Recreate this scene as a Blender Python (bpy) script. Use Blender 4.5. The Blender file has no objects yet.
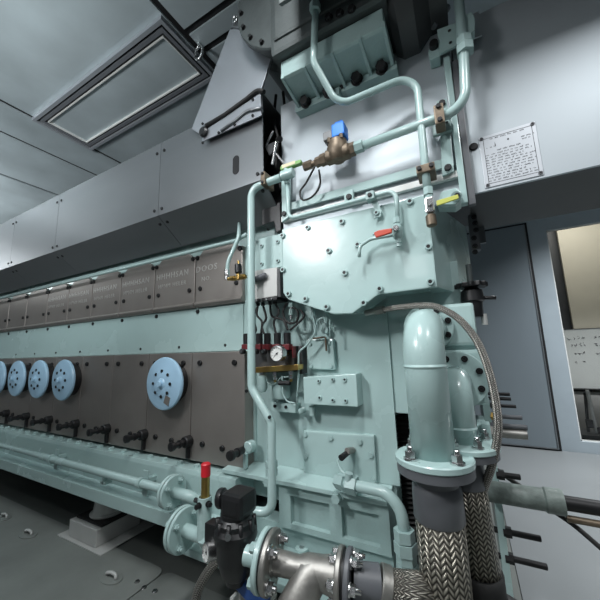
import bpy, bmesh, math, random
from mathutils import Vector, Matrix
random.seed(7)
V = Vector
C = bpy.context.scene.collection
PI = math.pi
H = 1.10                      # camera height above the deck

# ------------------------------------------------------------------ camera model (measured from the photograph)
F = 307.0
def _d(x, y): return V((x-300, y-300, F)).normalized()
cz = _d(240, -1600); cx = -_d(-283, 368); cx = (cx - cz*cx.dot(cz)).normalized(); cy = cz.cross(cx)
def P(px, py, Y):             # point of the vertical plane at depth Y seen at a pixel
    r = V((px-300, py-300, F)); w = V((r.dot(cx), r.dot(cy), r.dot(cz))); w *= Y/w.y
    return V((w.x, w.y, w.z+H))
def PZ(px, py, z):            # point of the horizontal plane at height z
    r = V((px-300, py-300, F)); w = V((r.dot(cx), r.dot(cy), r.dot(cz))); w *= (z-H)/w.z
    return V((w.x, w.y, w.z+H))
def X_(px, py, Y): return P(px, py, Y).x
def Z_(px, py, Y): return P(px, py, Y).z
cam = bpy.data.cameras.new('camera'); co = bpy.data.objects.new('camera', cam); C.objects.link(co)
right = V((cx.x, cy.x, cz.x)); down = V((cx.y, cy.y, cz.y)); fwd = V((cx.z, cy.z, cz.z))
m = Matrix.Identity(3)
m.col[0] = right; m.col[1] = -down; m.col[2] = -fwd
co.matrix_world = Matrix.Translation((0, 0, H)) @ m.to_4x4()
cam.sensor_width = 36; cam.lens = F/600*36; cam.clip_start = .02; cam.clip_end = 100
bpy.context.scene.camera = co

# ------------------------------------------------------------------ materials
def nodes(name):
    mt = bpy.data.materials.new(name); mt.use_nodes = True
    nt = mt.node_tree; return mt, nt, nt.nodes['Principled BSDF']
def paint(name, col, rough=.35, metal=0., var=.08, scale=6., bump=.0, bscale=60., spec=.5, stretch=None, coat=0.):
    mt, nt, b = nodes(name)
    tc = nt.nodes.new('ShaderNodeTexCoord'); mp = nt.nodes.new('ShaderNodeMapping')
    nt.links.new(tc.outputs['Object'], mp.inputs[0])
    if stretch: mp.inputs['Scale'].default_value = stretch
    n = nt.nodes.new('ShaderNodeTexNoise'); n.inputs['Scale'].default_value = scale; n.inputs['Detail'].default_value = 5
    nt.links.new(mp.outputs[0], n.inputs['Vector'])
    r = nt.nodes.new('ShaderNodeMapRange'); r.inputs[1].default_value = .3; r.inputs[2].default_value = .7
    r.inputs[3].default_value = 1-var; r.inputs[4].default_value = 1+var
    nt.links.new(n.outputs['Fac'], r.inputs[0])
    mx = nt.nodes.new('ShaderNodeMix'); mx.data_type = 'RGBA'; mx.blend_type = 'MULTIPLY'; mx.inputs[0].default_value = 1
    mx.inputs[6].default_value = (*col, 1); nt.links.new(r.outputs[0], mx.inputs[7])
    nt.links.new(mx.outputs[2], b.inputs['Base Color'])
    r2 = nt.nodes.new('ShaderNodeMapRange'); r2.inputs[3].default_value = rough*.85; r2.inputs[4].default_value = min(1, rough*1.2)
    nt.links.new(n.outputs['Fac'], r2.inputs[0]); nt.links.new(r2.outputs[0], b.inputs['Roughness'])
    b.inputs['Metallic'].default_value = metal; b.inputs['Specular IOR Level'].default_value = spec
    b.inputs['Coat Weight'].default_value = coat
    if bump:
        n2 = nt.nodes.new('ShaderNodeTexNoise'); n2.inputs['Scale'].default_value = bscale; n2.inputs['Detail'].default_value = 3
        nt.links.new(mp.outputs[0], n2.inputs['Vector'])
        bp = nt.nodes.new('ShaderNodeBump'); bp.inputs['Strength'].default_value = bump; bp.inputs['Distance'].default_value = .01
        nt.links.new(n2.outputs['Fac'], bp.inputs['Height']); nt.links.new(bp.outputs[0], b.inputs['Normal'])
    return mt
def braid(name, c1, c2, n, kv):
    mt, nt, b = nodes(name)
    uv = nt.nodes.new('ShaderNodeUVMap'); sp = nt.nodes.new('ShaderNodeSeparateXYZ'); nt.links.new(uv.outputs[0], sp.inputs[0])
    def math_(op, a, c):
        q = nt.nodes.new('ShaderNodeMath'); q.operation = op
        for i, v in enumerate((a, c)):
            if v is None: continue
            if isinstance(v, (int, float)): q.inputs[i].default_value = v
            else: nt.links.new(v, q.inputs[i])
        return q.outputs[0]
    u = math_('MULTIPLY', sp.outputs[0], n); v = math_('MULTIPLY', sp.outputs[1], kv)
    # columns of chevrons: strands slant one way on even columns and the other way on odd columns
    tri = math_('PINGPONG', u, 1.0)
    s = math_('ADD', v, tri)
    w = math_('SINE', math_('MULTIPLY', s, 2*PI), None)
    edge = math_('SINE', math_('MULTIPLY', tri, PI), None)
    h = math_('MULTIPLY', math_('ADD', math_('MULTIPLY', w, .5), .5), math_('POWER', edge, .5))
    mx = nt.nodes.new('ShaderNodeMix'); mx.data_type = 'RGBA'; nt.links.new(h, mx.inputs[0])
    mx.inputs[6].default_value = (*c2, 1); mx.inputs[7].default_value = (*c1, 1)
    nt.links.new(mx.outputs[2], b.inputs['Base Color'])
    b.inputs['Metallic'].default_value = .75; b.inputs['Roughness'].default_value = .38
    bp = nt.nodes.new('ShaderNodeBump'); bp.inputs['Strength'].default_value = .7; bp.inputs['Distance'].default_value = .004
    nt.links.new(h, bp.inputs['Height']); nt.links.new(bp.outputs[0], b.inputs['Normal'])
    return mt
def emit(name, col, s):
    mt, nt, b = nodes(name)
    b.inputs['Emission Color'].default_value = (*col, 1); b.inputs['Emission Strength'].default_value = s
    b.inputs['Base Color'].default_value = (.8, .8, .8, 1)
    return mt
def glassm(name):
    mt = bpy.data.materials.new(name); mt.use_nodes = True; nt = mt.node_tree
    nt.nodes.clear(); o = nt.nodes.new('ShaderNodeOutputMaterial'); t = nt.nodes.new('ShaderNodeBsdfTransparent'); g = nt.nodes.new('ShaderNodeBsdfGlossy')
    g.inputs['Roughness'].default_value = .02; f = nt.nodes.new('ShaderNodeFresnel'); f.inputs[0].default_value = 1.3
    x = nt.nodes.new('ShaderNodeMixShader'); nt.links.new(f.outputs[0], x.inputs[0]); nt.links.new(t.outputs[0], x.inputs[1]); nt.links.new(g.outputs[0], x.inputs[2])
    nt.links.new(x.outputs[0], o.inputs[0]); return mt

STEELG = paint('satin_sheet_steel', (.38, .40, .43), .38, metal=.6, var=.05, scale=3)
MINT = paint('mint_enamel', (.38, .515, .503), .26, var=.025, scale=3, bump=.06, bscale=22, coat=.15)
MINTD = paint('mint_casting_enamel', (.32, .44, .43), .36, var=.08, scale=8, bump=.14, bscale=90)
MINTW = paint('worn_mint_enamel', (.17, .205, .19), .45, var=.45, scale=22, bump=.2, bscale=80)
STEEL = paint('brushed_sheet_steel', (.215, .225, .235), .40, metal=.8, var=.07, scale=2.5, bump=.02, bscale=5, stretch=(.4, 1, 2))
STEELB = paint('bright_painted_sheet', (.45, .495, .525), .48, metal=.35, var=.05, scale=3, bump=.05, bscale=6)
COVER = paint('bare_cast_aluminium', (.30, .275, .255), .40, metal=.65, var=.08, scale=5, bump=.06, bscale=160)
EMB = paint('polished_raised_lettering', (.55, .54, .52), .35, metal=.7)
BLACK = paint('black_plastic', (.008, .008, .009), .38, var=.15)
BOLTK = paint('black_oxide_steel', (.02, .02, .021), .45, metal=.5)
RUBBER = paint('black_rubber', (.012, .012, .012), .6)
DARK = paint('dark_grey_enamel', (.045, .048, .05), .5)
SHADE = paint('shade_grey_casting', (.075, .088, .088), .45, metal=.2, var=.15, scale=9, bump=.15, bscale=60)  # shade on the turbocharger is put into this darker colour
BLUE = paint('light_blue_enamel', (.33, .51, .66), .32, var=.05)
GREYM = paint('mid_grey_plastic', (.16, .165, .17), .45)
BLUEV = paint('bright_blue_plastic', (.01, .19, .70), .4)
BLUED = paint('dark_blue_plastic', (.02, .07, .25), .4)
BRASS = paint('yellow_brass', (.55, .36, .12), .3, metal=1., var=.1)
BRONZE = paint('tarnished_bronze', (.16, .125, .09), .48, metal=.6, var=.25, scale=40, bump=.1)
CHROME = paint('bright_zinc_plating', (.6, .6, .6), .25, metal=1., var=.1)
STAIN = paint('cast_stainless_steel', (.33, .32, .30), .46, metal=.85, var=.15, scale=30, bump=.06, bscale=120)
GREYF = paint('grey_enamel', (.10, .105, .115), .42, var=.08)
GREYL = paint('grey_box_enamel', (.46, .465, .45), .4, var=.06)
WHITE = paint('white_enamel', (.62, .63, .61), .4, var=.03)
RED = paint('red_plastic', (.55, .015, .025), .4)
REDH = paint('orange_red_vinyl', (.50, .06, .03), .45)
REDB = paint('dark_red_plastic', (.11, .012, .015), .4)
YEL = paint('yellow_green_vinyl', (.50, .52, .10), .45)
GRN = paint('green_vinyl', (.20, .38, .12), .45)
CREAM = paint('cream_label', (.65, .58, .40), .5)
FLOORE = paint('lit_grey_deck_paint', (.17, .182, .187), .4, var=.05, scale=2)  # end floor colour, lightened to stand for the light falling there
FLOORM = paint('grey_deck_paint', (.12, .13, .122), .55, var=.12, scale=4, bump=.1, bscale=40)
PLATEM = paint('grey_plate_paint', (.20, .215, .202), .42, var=.12, scale=5, bump=.08, bscale=30)
CEILM = paint('galvanised_ceiling_sheet', (.45, .51, .53), .34, metal=.45, var=.2, scale=1.6, bump=.03, bscale=4)
WALLM = paint('blue_grey_wall_paint', (.30, .35, .385), .4, var=.04)
DOORM = paint('blue_grey_door_steel', (.19, .225, .25), .3, metal=.2, var=.06, scale=2, stretch=(1, 1, .3))
BEIGE = paint('beige_wall_paint', (.56, .53, .43), .6, var=.03)
BOARDM = paint('whiteboard_enamel', (.62, .65, .63), .3, var=.02)
INK = paint('black_ink', (.03, .03, .035), .6)
PLATE = paint('etched_plate', (.62, .65, .69), .35, metal=.4, var=.03)
PAPER = paint('paper', (.45, .45, .43), .7)
BR_BIG = braid('stainless_braid_wide', (.46, .43, .36), (.035, .032, .028), 30, 25)
BR_MID = braid('stainless_braid_medium', (.40, .38, .33), (.06, .055, .05), 36, 36)
BR_SM = braid('stainless_braid_fine', (.55, .53, .48), (.10, .09, .085), 12, 11)

# ------------------------------------------------------------------ mesh builder
class MB:
    def __init__(s): s.bm = bmesh.new(); s.uv = s.bm.loops.layers.uv.new('UVMap'); s.mi = 0
    def face(s, vs, smooth=False):
        try: f = s.bm.faces.new(vs)
        except ValueError: return None
        f.material_index = s.mi; f.smooth = smooth; return f
    def box(s, a, b, bev=0.):
        a, b = V(a), V(b); lo = V([min(a[i], b[i]) for i in range(3)]); hi = V([max(a[i], b[i]) for i in range(3)])
        return s.prism([(lo.x, lo.z), (hi.x, lo.z), (hi.x, hi.z), (lo.x, hi.z)], lo.y, hi.y, bev)
    def _bev(s, fs, bev, seg=2):
        es = set(e for f in fs for e in f.edges)
        bmesh.ops.bevel(s.bm, geom=list(es), offset=bev, segments=seg, affect='EDGES', profile=.6, clamp_overlap=True, material=-1)
    def _ext(s, pts3, vec, bev=0.):
        n = len(pts3); a = [s.bm.verts.new(p) for p in pts3]; b = [s.bm.verts.new(V(p)+V(vec)) for p in pts3]
        fs = [s.face(a[::-1]), s.face(b)]
        for i in range(n): fs.append(s.face([a[i], a[(i+1) % n], b[(i+1) % n], b[i]]))
        fs = [f for f in fs if f]
        bmesh.ops.recalc_face_normals(s.bm, faces=fs)
        if bev: s._bev(fs, bev)
        return s
    def prism(s, poly, y0, y1, bev=0.): return s._ext([V((x, y0, z)) for x, z in poly], (0, y1-y0, 0), bev)     # XZ outline
    def prof(s, poly, x0, x1, bev=0.): return s._ext([V((x0, y, z)) for y, z in poly], (x1-x0, 0, 0), bev)      # YZ outline
    def plan(s, poly, z0, z1, bev=0.): return s._ext([V((x, y, z0)) for x, y in poly], (0, 0, z1-z0), bev)      # XY outline
    def lathe(s, prof, o, ax, seg=28, flat=False, hexa=False, spin=0.):       # prof: (radius, distance along axis)
        if hexa: seg = 6; flat = True
        ax = V(ax).normalized(); t = V((0, 0, 1)) if abs(ax.z) < .9 else V((1, 0, 0))
        e1 = ax.cross(t).normalized(); e2 = ax.cross(e1); o = V(o); rings = []
        for r, h in prof:
            if r < 1e-6: rings.append([s.bm.verts.new(o+ax*h)])
            else: rings.append([s.bm.verts.new(o+ax*h+(e1*math.cos(2*PI*i/seg+spin)+e2*math.sin(2*PI*i/seg+spin))*r) for i in range(seg)])
        fs = []
        for a, b in zip(rings, rings[1:]):
            for i in range(seg):
                j = (i+1) % seg
                if len(a) == 1 and len(b) == 1: continue
                if len(a) == 1: f = s.face([a[0], b[j], b[i]], not flat)
                elif len(b) == 1: f = s.face([a[i], a[j], b[0]], not flat)
                else: f = s.face([a[i], a[j], b[j], b[i]], not flat)
                if f: fs.append(f)
        for ring, rev in ((rings[0], 1), (rings[-1], 0)):
            if len(ring) > 1: fs.append(s.face(ring[::-1] if rev else ring))
        bmesh.ops.recalc_face_normals(s.bm, faces=[f for f in fs if f])
        for f in fs:
            if f:
                for e in f.edges:
                    if len(e.link_faces) == 2 and e.calc_face_angle(0) > .6: e.smooth = False
        return s
    def cyl(s, a, b, r, r2=None, seg=24, hexa=False, ch=0., spin=0.):
        a, b = V(a), V(b); L = (b-a).length; r2 = r if r2 is None else r2
        pr = [(r, 0), (r2, L)] if not ch else [(r-ch, 0), (r, ch), (r2, L-ch), (r2-ch, L)]
        return s.lathe(pr, a, b-a, seg, hexa=hexa, spin=spin)
    def tube(s, pts, r, bend=.05, seg=14, caps=True, nb=7):
        pts = [V(p) for p in pts]; path = [pts[0]]
        for i in range(1, len(pts)-1):
            a, b, c = pts[i-1], pts[i], pts[i+1]; d1 = (a-b); d2 = (c-b); l1, l2 = d1.length, d2.length
            d1.normalize(); d2.normalize(); ang = d1.angle(d2)
            if ang > 3.1: path.append(b); continue
            t = min(bend/math.tan(ang/2), l1*.49, l2*.49); R = t*math.tan(ang/2)
            bis = (d1+d2).normalized(); cen = b+bis*(R/math.sin(ang/2)); p0 = b+d1*t-cen; p1 = b+d2*t-cen; tot = p0.angle(p1)
            for k in range(nb+1):
                f = k/nb; path.append(cen+(p0*math.sin((1-f)*tot)+p1*math.sin(f*tot))/math.sin(tot))
        path.append(pts[-1]); return s.sweep(path, r, seg, caps)
    def sweep(s, path, r, seg=14, caps=True):
        q = [path[0]]
        for p in path[1:]:
            if (p-q[-1]).length > 1e-5: q.append(p)
        path = q; n = len(path); tan = []
        for i in range(n): tan.append((path[min(i+1, n-1)]-path[max(i-1, 0)]).normalized())
        t = tan[0]; e = t.cross(V((0, 0, 1)) if abs(t.z) < .9 else V((1, 0, 0))).normalized(); rings = []; L = 0; ls = []
        for i in range(n):
            e = (e-tan[i]*e.dot(tan[i])).normalized(); g = tan[i].cross(e); rr = r[i] if isinstance(r, list) else r
            if i: L += (path[i]-path[i-1]).length
            ls.append(L/(2*PI*(r[0] if isinstance(r, list) else r)))
            rings.append([s.bm.verts.new(path[i]+(e*math.cos(2*PI*k/seg)+g*math.sin(2*PI*k/seg))*rr) for k in range(seg)])
        for i in range(n-1):
            for k in range(seg):
                j = (k+1) % seg; f = s.face([rings[i][k], rings[i][j], rings[i+1][j], rings[i+1][k]], True)
                if f:
                    for lp, uv in zip(f.loops, ((k/seg, ls[i]), ((k+1)/seg, ls[i]), ((k+1)/seg, ls[i+1]), (k/seg, ls[i+1]))): lp[s.uv].uv = uv
        if caps:
            s.face(rings[0][::-1]); s.face(rings[-1])
        return s
    def spline(s, pts, r, seg=12, n=10):
        pts = [V(p) for p in pts]; out = []
        ext = [pts[0]*2-pts[1]]+pts+[pts[-1]*2-pts[-2]]
        for i in range(1, len(ext)-2):
            p0, p1, p2, p3 = ext[i-1:i+3]
            for k in range(n):
                t = k/n; out.append(.5*((2*p1)+(p2-p0)*t+(2*p0-5*p1+4*p2-p3)*t*t+(3*p1-p0-3*p2+p3)*t**3))
        out.append(pts[-1]); return s.sweep(out, r, seg)
    def flange(s, o, ax, r, t, hub=None):      # disc with a small chamfer
        c = min(.003, t*.25); return s.lathe([(r-c, 0), (r, c), (r, t-c), (r-c, t)], o, ax, 40)

# ------------------------------------------------------------------ object bookkeeping
WL = {}
def _mesh(mb, mats):
    me = bpy.data.meshes.new('mesh'); bm = mb.bm
    vs = bm.verts; lo = V([min(v.co[i] for v in vs) for i in range(3)]); hi = V([max(v.co[i] for v in vs) for i in range(3)])
    c = (lo+hi)/2
    for v in vs: v.co -= c
    bm.to_mesh(me); bm.free()
    for k in (mats if isinstance(mats, (list, tuple)) else [mats]): me.materials.append(k)
    return me, c
def place(o, c, parent):
    C.objects.link(o); WL[o] = V(c)
    if parent: o.parent = parent; o.location = V(c)-WL[parent]
    else: o.location = c
    return o
def part(name, mb, mats, parent, label=None):
    me, c = _mesh(mb, mats); me.name = name; o = bpy.data.objects.new(name, me); place(o, c, parent)
    if label: o['label'] = label
    return o
def tag(o, label, cat, group=None):
    o['label'] = label; o['category'] = cat
    if group: o['group'] = group
    return o
def solo(name, mb, mats, label, cat, group=None): return tag(part(name, mb, mats, None), label, cat, group)
def struct(name, mb, mats): o = part(name, mb, mats, None); o['kind'] = 'structure'; return o
def thing(name, loc, label, cat, group=None):
    o = bpy.data.objects.new(name, None); o.empty_display_size = .05; place(o, V(loc), None); return tag(o, label, cat, group)
_bolts = {}
def bolt(parent, p, ax=(0, -1, 0), r=.012, h=.01, mat=None, kind='socket', name='bolt'):
    mat = mat or BOLTK; ax = V(ax).normalized(); key = (round(r, 4), round(h, 4), mat.name, kind, tuple(round(a, 2) for a in ax))
    if key not in _bolts:
        mb = MB()
        if kind == 'socket':
            mb.lathe([(r, 0), (r, h*.8), (r*.9, h), (r*.55, h)], (0, 0, 0), ax, 16)
            bmesh.ops.delete(mb.bm, geom=[f for f in mb.bm.faces if len(f.verts) == 16 and f.calc_center_median().dot(ax) > h*.9], context='FACES_ONLY')
            mb.mi = 1; mb.lathe([(r*.56, h*.4), (r*.55, h*1.0)], (0, 0, 0), ax, 6, flat=True)
            ms = [mat, BOLTK]
        elif kind == 'hex':
            mb.lathe([(r*1.25, 0), (r*1.25, h*.2)], (0, 0, 0), ax, 18); mb.lathe([(r, h*.2), (r, h)], (0, 0, 0), ax, hexa=True); ms = [mat]
        elif kind == 'nut':
            mb.lathe([(r*1.3, 0), (r*1.3, h*.15)], (0, 0, 0), ax, 18); mb.lathe([(r, h*.15), (r, h*.65)], (0, 0, 0), ax, hexa=True); mb.lathe([(r*.55, h*.65), (r*.55, h*.95), (r*.45, h)], (0, 0, 0), ax, 12); ms = [mat]
        me, c = _mesh(mb, ms); _bolts[key] = (me, c)
    me, c = _bolts[key]
    o = bpy.data.objects.new(name, me); return place(o, V(p)+c, parent)
NEG = V((0, -1, 0)); UP = V((0, 0, 1)); XP = V((1, 0, 0))

# ================================================================== THE SETTING
CEIL = 3.0; WY = 4.16
mb = MB(); mb.box((-9, -1.6, -.06), (4, 6.2, 0)); struct('floor', mb, FLOORM)
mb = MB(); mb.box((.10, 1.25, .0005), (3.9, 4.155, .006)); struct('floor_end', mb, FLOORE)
xs = [-9.2, -7.0, PZ(30, 185, CEIL).x, PZ(50, 154.5, CEIL).x, PZ(62, 133, CEIL).x, PZ(168, 16, CEIL).x, 3.9]
ys = {4: [-1.6, 6.1], 5: [-1.6, PZ(207, 18, CEIL).y, PZ(216, 43, CEIL).y, 2.6, 4.4, 6.1]}
mb = MB(); mb.mi = 1; mb.box((-9.3, -1.7, CEIL+.012), (4, 6.2, CEIL+.06)); mb.mi = 0
for i in range(len(xs)-1):
    yy = ys.get(i, [-1.6, 6.1])
    for a, b in zip(yy, yy[1:]): mb.box((xs[i]+.02, a+.02, CEIL), (xs[i+1]-.02, b-.02, CEIL+.02))
struct('ceiling', mb, [CEILM, BOLTK])
q = [PZ(32, 117, CEIL), PZ(157, 10, CEIL), PZ(93, 147, CEIL)]
hx0, hx1, hy0, hy1 = q[0].x, q[1].x, q[0].y, q[2].y
hatch = thing('ceiling_hatch', ((hx0+hx1)/2, (hy0+hy1)/2, CEIL), 'large framed grey rectangular hatch with black seals in the ceiling', 'hatch')
def ring(mb, x0, x1, y0, y1, w, z0, z1):
    mb.box((x0, y0, z0), (x1, y0+w, z1)); mb.box((x0, y1-w, z0), (x1, y1, z1)); mb.box((x0, y0+w, z0), (x0+w, y1-w, z1)); mb.box((x1-w, y0+w, z0), (x1, y1-w, z1))
w = (hy1-hy0)
for nm, i0, i1, z, mt in (('frame', 0, .05, .03, STEELG), ('outer_seal', .05, .085, .014, BOLTK), ('rail', .085, .135, .026, GREYF), ('inner_seal', .135, .17, .012, BOLTK), ('trim', .17, .185, .026, GREYL)):
    mb = MB(); a = i0*w; ring(mb, hx0+a, hx1-a, hy0+a, hy1-a, (i1-i0)*w, CEIL-z, CEIL-.001); part(nm, mb, mt, hatch)
mb = MB(); a = .185*w; mb.box((hx0+a, hy0+a, CEIL-.01), (hx1-a, hy1-a, CEIL-.001)); part('panel', mb, CEILM, hatch)
p = PZ(199, 43, CEIL); mb = MB(); r = .03; q = p-V((0, 0, r*2.4))
mb.tube([q+V((math.cos(a)*r, 0, math.sin(a)*r*1.5)) for a in [k*2*PI/14 for k in range(15)]], r*.3, .01, 8); mb.cyl(q+V((0, 0, r*1.4)), q+V((0, 0, r*2.4)), r*.35)
solo('ceiling_eye', mb, CHROME, 'small white eye fitting under the ceiling beside the hatch', 'fitting')
wx0 = X_(546, 232, WY); wz1 = P(548, 230, WY).z; wz0 = Z_(575, 441, WY); wx1 = wx0+1.15
mb = MB(); mb.box((-9, WY, 0), (wx0, WY+.05, CEIL)); mb.box((wx1, WY, 0), (4, WY+.05, CEIL)); mb.box((wx0, WY, 0), (wx1, WY+.05, wz0)); mb.box((wx0, WY, wz1), (wx1, WY+.05, CEIL))
struct('wall_back', mb, WALLM)
mb = MB(); f = .035
mb.box((wx0, WY+.02, wz0), (wx0+.012, WY+.045, wz1)); mb.box((wx1-.012, WY+.02, wz0), (wx1, WY+.045, wz1)); mb.box((wx0, WY+.02, wz0), (wx1, WY+.045, wz0+.012)); mb.box((wx0, WY+.02, wz1-.012), (wx1, WY+.045, wz1))
win = struct('window_1', mb, WHITE)
mb = MB(); mb.box((wx0+.012, WY+.03, wz0+.012), (wx1-.012, WY+.036, wz1-.012)); part('pane', mb, glassm('window_glass'), win)
dx1 = X_(540, 320, WY)-.012; dx0 = dx1-.95; dz1 = 2.42
mb = MB(); mb.box((dx0, WY-.035, .02), (dx1, WY-.001, dz1), .006); door = struct('door_1', mb, DOORM)
mb = MB(); g = .022
mb.box((dx1+.001, WY-.02, .0), (dx1+g, WY, dz1+g)); mb.box((dx0-g, WY-.02, 0), (dx0-.001, WY, dz1+g)); mb.box((dx0-g, WY-.02, dz1+.001), (dx1+g, WY, dz1+g)); mb.box((dx0-g, WY-.02, 0), (dx1+g, WY, .019)); part('seal', mb, BOLTK, door)
mb = MB(); mb.box((dx1-.012, WY-.042, .03), (dx1-.004, WY-.036, dz1-.01)); mb.box((dx0+.02, WY-.042, .024), (dx1-.012, WY-.036, .034)); part('edge_strip', mb, STEEL, door)
# control room behind the window
mb = MB(); mb.box((-1, 5.9, 0), (3.5, 6.0, CEIL)); mb.box((-1.1, WY+.05, 0), (-1, 6.0, CEIL)); struct('wall_control_room', mb, BEIGE)
CR = 5.2; bx0 = X_(557, 232, CR+.05); bz = Z_(560, 330, CR)
mb = MB(); mb.box((bx0, CR+.05, bz+.005), (bx0+1.5, CR+.1, Z_(557, 200, CR+.05)), .004); solo('beige_partition', mb, BEIGE, 'plain beige partition panel behind the window above the whiteboard', 'panel')
mb = MB(); mb.box((bx0-.75, CR+.15, 0), (bx0+.1, CR+.6, 2.7), .01); solo('tall_cabinet', mb, DARK, 'dark tall cabinet seen through the left edge of the window', 'cabinet')
wb0 = X_(562, 332, CR); wbz0 = Z_(570, 388, CR); wbz1 = Z_(562, 330, CR)
wb = thing('whiteboard', (wb0+.5, CR, wbz0), 'white writing board with handwriting seen through the window', 'whiteboard')
mb = MB(); mb.box((wb0, CR, wbz0), (wb0+1.3, CR+.02, wbz1)); part('board', mb, BOARDM, wb)
mb = MB()
for x0, x1, z0, z1 in ((wb0, wb0+1.3, wbz0-.014, wbz0), (wb0, wb0+1.3, wbz1, wbz1+.006)): mb.box((x0, CR-.005, z0), (x1, CR+.025, z1))
part('rim', mb, DARK, wb)
mb = MB(); rr = random.Random(3)
def scribble(mb, px, py, n, Y, s):
    for k in range(n):
        c = P(px+k*4*s, py-k*.55*s, Y)
        for j in range(3):
            a = c+V((rr.uniform(-.016, .016), 0, rr.uniform(-.016, .016)))*s; b = c+V((rr.uniform(-.018, .018), 0, rr.uniform(-.018, .018)))*s
            mb.cyl(a, b, .0022*s, seg=5)
for px, py, n in ((569, 339, 4), (571, 346, 4), (575, 354, 3), (576, 362, 1), (584, 361, 1), (595, 337, 2), (596, 345, 2), (598, 354, 1)): scribble(mb, px, py, n, CR-.0015, 1.15)
part('handwriting', mb, INK, wb)
mb = MB(); mb.box((bx0-.2, CR+.06, 0), (wx1+.9, CR+.1, wbz0-.05)); solo('pale_notice_panel', mb, PAPER, 'pale grey panel below the whiteboard behind the window', 'panel')
mb = MB(); mb.box((wx0+.02, 4.30, wz0-.5), (wx1+.3, 4.6, wz0+.035), .004); solo('counter', mb, DARK, 'dark counter top just inside the window', 'counter')
tri = thing('tripod_stand', P(590, 438, 4.42), 'white sloping tripod leg with black clamp below the whiteboard', 'stand')
mb = MB(); mb.cyl(P(587, 390, 4.42), P(598, 437, 4.42), .016); part('tube', mb, WHITE, tri)
mb = MB(); mb.box(P(586, 427, 4.44), P(593, 420, 4.40), .008); mb.box(P(597, 436, 4.44), P(603, 428, 4.40), .008); part('clamp', mb, BLACK, tri)
mb = MB(); mb.cyl(P(585, 392, 4.46), P(589, 437, 4.46), .014); part('leg', mb, DARK, tri)
# floor slot and deck plates on the right, deck plates and lashing eyes on the left
mb = MB(); pts = [PZ(x, y, .002) for x, y in ((571, 485), (590, 487), (602, 503), (580, 500))]
mb.plan([(p.x, p.y) for p in pts], .0005, .004); solo('deck_slot_cover', mb, BOLTK, 'black slanted rectangular slot cover in the deck below the window', 'cover')
def lash(px, py, lb, s=1.):
    c = PZ(px, py, 0); t = thing('lashing_eye', c, lb, 'deck fitting', 'recessed lashing eyes in the deck plates'); z0 = PLT
    mb = MB(); 
    pl = [(c.x+math.cos(a)*(.062 if abs(math.cos(a)) < .0 else .07)*s, c.y+math.sin(a)*.042*s) for a in [k*2*PI/20 for k in range(20)]]
    mb.plan(pl, z0, z0+.005, .002); part('dish', mb, PLATEM, t)
    mb = MB(); mb.tube([(c.x-.035*s, c.y, z0+.004), (c.x-.03*s, c.y-.005*s, z0+.02), (c.x, c.y, z0+.026), (c.x+.03*s, c.y+.005*s, z0+.02), (c.x+.035*s, c.y, z0+.004)], .008*s, .02, 10); part('bail', mb, GREYL, t)
PLT = .008
a = PZ(128, 600, 0); e1 = PZ(155, 580, 0); e2 = PZ(112, 554, 0); 
px1 = e1.x; py1 = e2.y
def plate(x0, x1, y0, y1, lb, rc=.05):
    t = thing('deck_plate', ((x0+x1)/2, (y0+y1)/2, 0), lb, 'deck plate'); mb = MB(); pl = []
    for (cx_, cy_, s0) in ((x1-rc, y1-rc, 0), (x0+rc, y1-rc, 1), (x0+rc, y0+rc, 2), (x1-rc, y0+rc, 3)):
        pl += [(cx_+rc*math.cos(s0*PI/2+k*PI/12), cy_+rc*math.sin(s0*PI/2+k*PI/12)) for k in range(7)]
    mb.plan(pl, .0005, PLT, .001); part('plate', mb, PLATEM, t)
    return t
t = plate(-4.2, px1, -.9, 1.22, 'wide grey steel deck plate in front of the engine mount')
for px, py in ((141, 584), (148, 590)): bolt(t, V((PZ(px, py, PLT).x-.03, PZ(px, py, PLT).y, PLT)), UP, .010, .006, CHROME, 'hex')
t2 = plate(px1+.01, 1.6, -.9, 1.22, 'grey steel deck plate below the black regulator')
bolt(t2, PZ(152, 590, PLT)+V((.02, 0, 0)), UP, .010, .006, CHROME, 'hex')
lash(111, 580, 'oval lashing eye in the deck plate, nearest the front'); lash(28, 536, 'oval lashing eye in the deck plate, far left')
lash(4, 519, 'oval lashing eye half cut by the left picture edge', .9)

# ================================================================== ENGINE BODY
EF = 1.30
XB = X_(394, 450, EF); ZS = Z_(394, 413, EF)
eng = thing('engine_block', (-2.5, 1.75, 0), 'long mint green diesel engine block running away to the left', 'engine')
mb = MB(); mb.prism([(-7.2, .42), (XB, .42), (XB, ZS), (0.0, ZS), (0.0, 1.42), (-.07, 1.42), (-.07, 1.86), (-7.2, 1.86)], EF, 2.2, .004); part('crankcase', mb, MINT, eng)
mb = MB(); mb.box((-.07, 1.56, 1.2), (X_(466, 240, 1.56), 2.2, Z_(434, 196, 1.14))); part('upper_housing', mb, MINT, eng)
mb = MB(); mb.box((-7.2, 1.34, 1.862), (.3, 2.2, 2.25)); part('cylinder_heads', mb, DARK, eng)
# long bed rail
z_led = H-.565; z_lt = Z_(167, 513, 1.09); z_lb = Z_(167, 528, 1.09)
mb = MB(); xl0, xl1 = -7.2, X_(243, 470, 1.2)
mb.prof([(EF-.001, z_led), (1.165, z_led), (1.16, z_led-.02), (1.16, z_lt+.01), (1.09, z_lt), (1.09, z_lb), (2.1, z_lb), (2.1, z_led-.2), (EF-.001, z_led-.2)], xl0, X_(205, 500, 1.12)+.14, .003); part('bed_rail', mb, MINT, eng)
for k in range(24):
    bolt(eng, (X_(150, 456, 1.2)+.36-.12*k, 1.20, z_led), UP, .015, .014, MINT, 'hex', 'rail_bolt')
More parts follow.
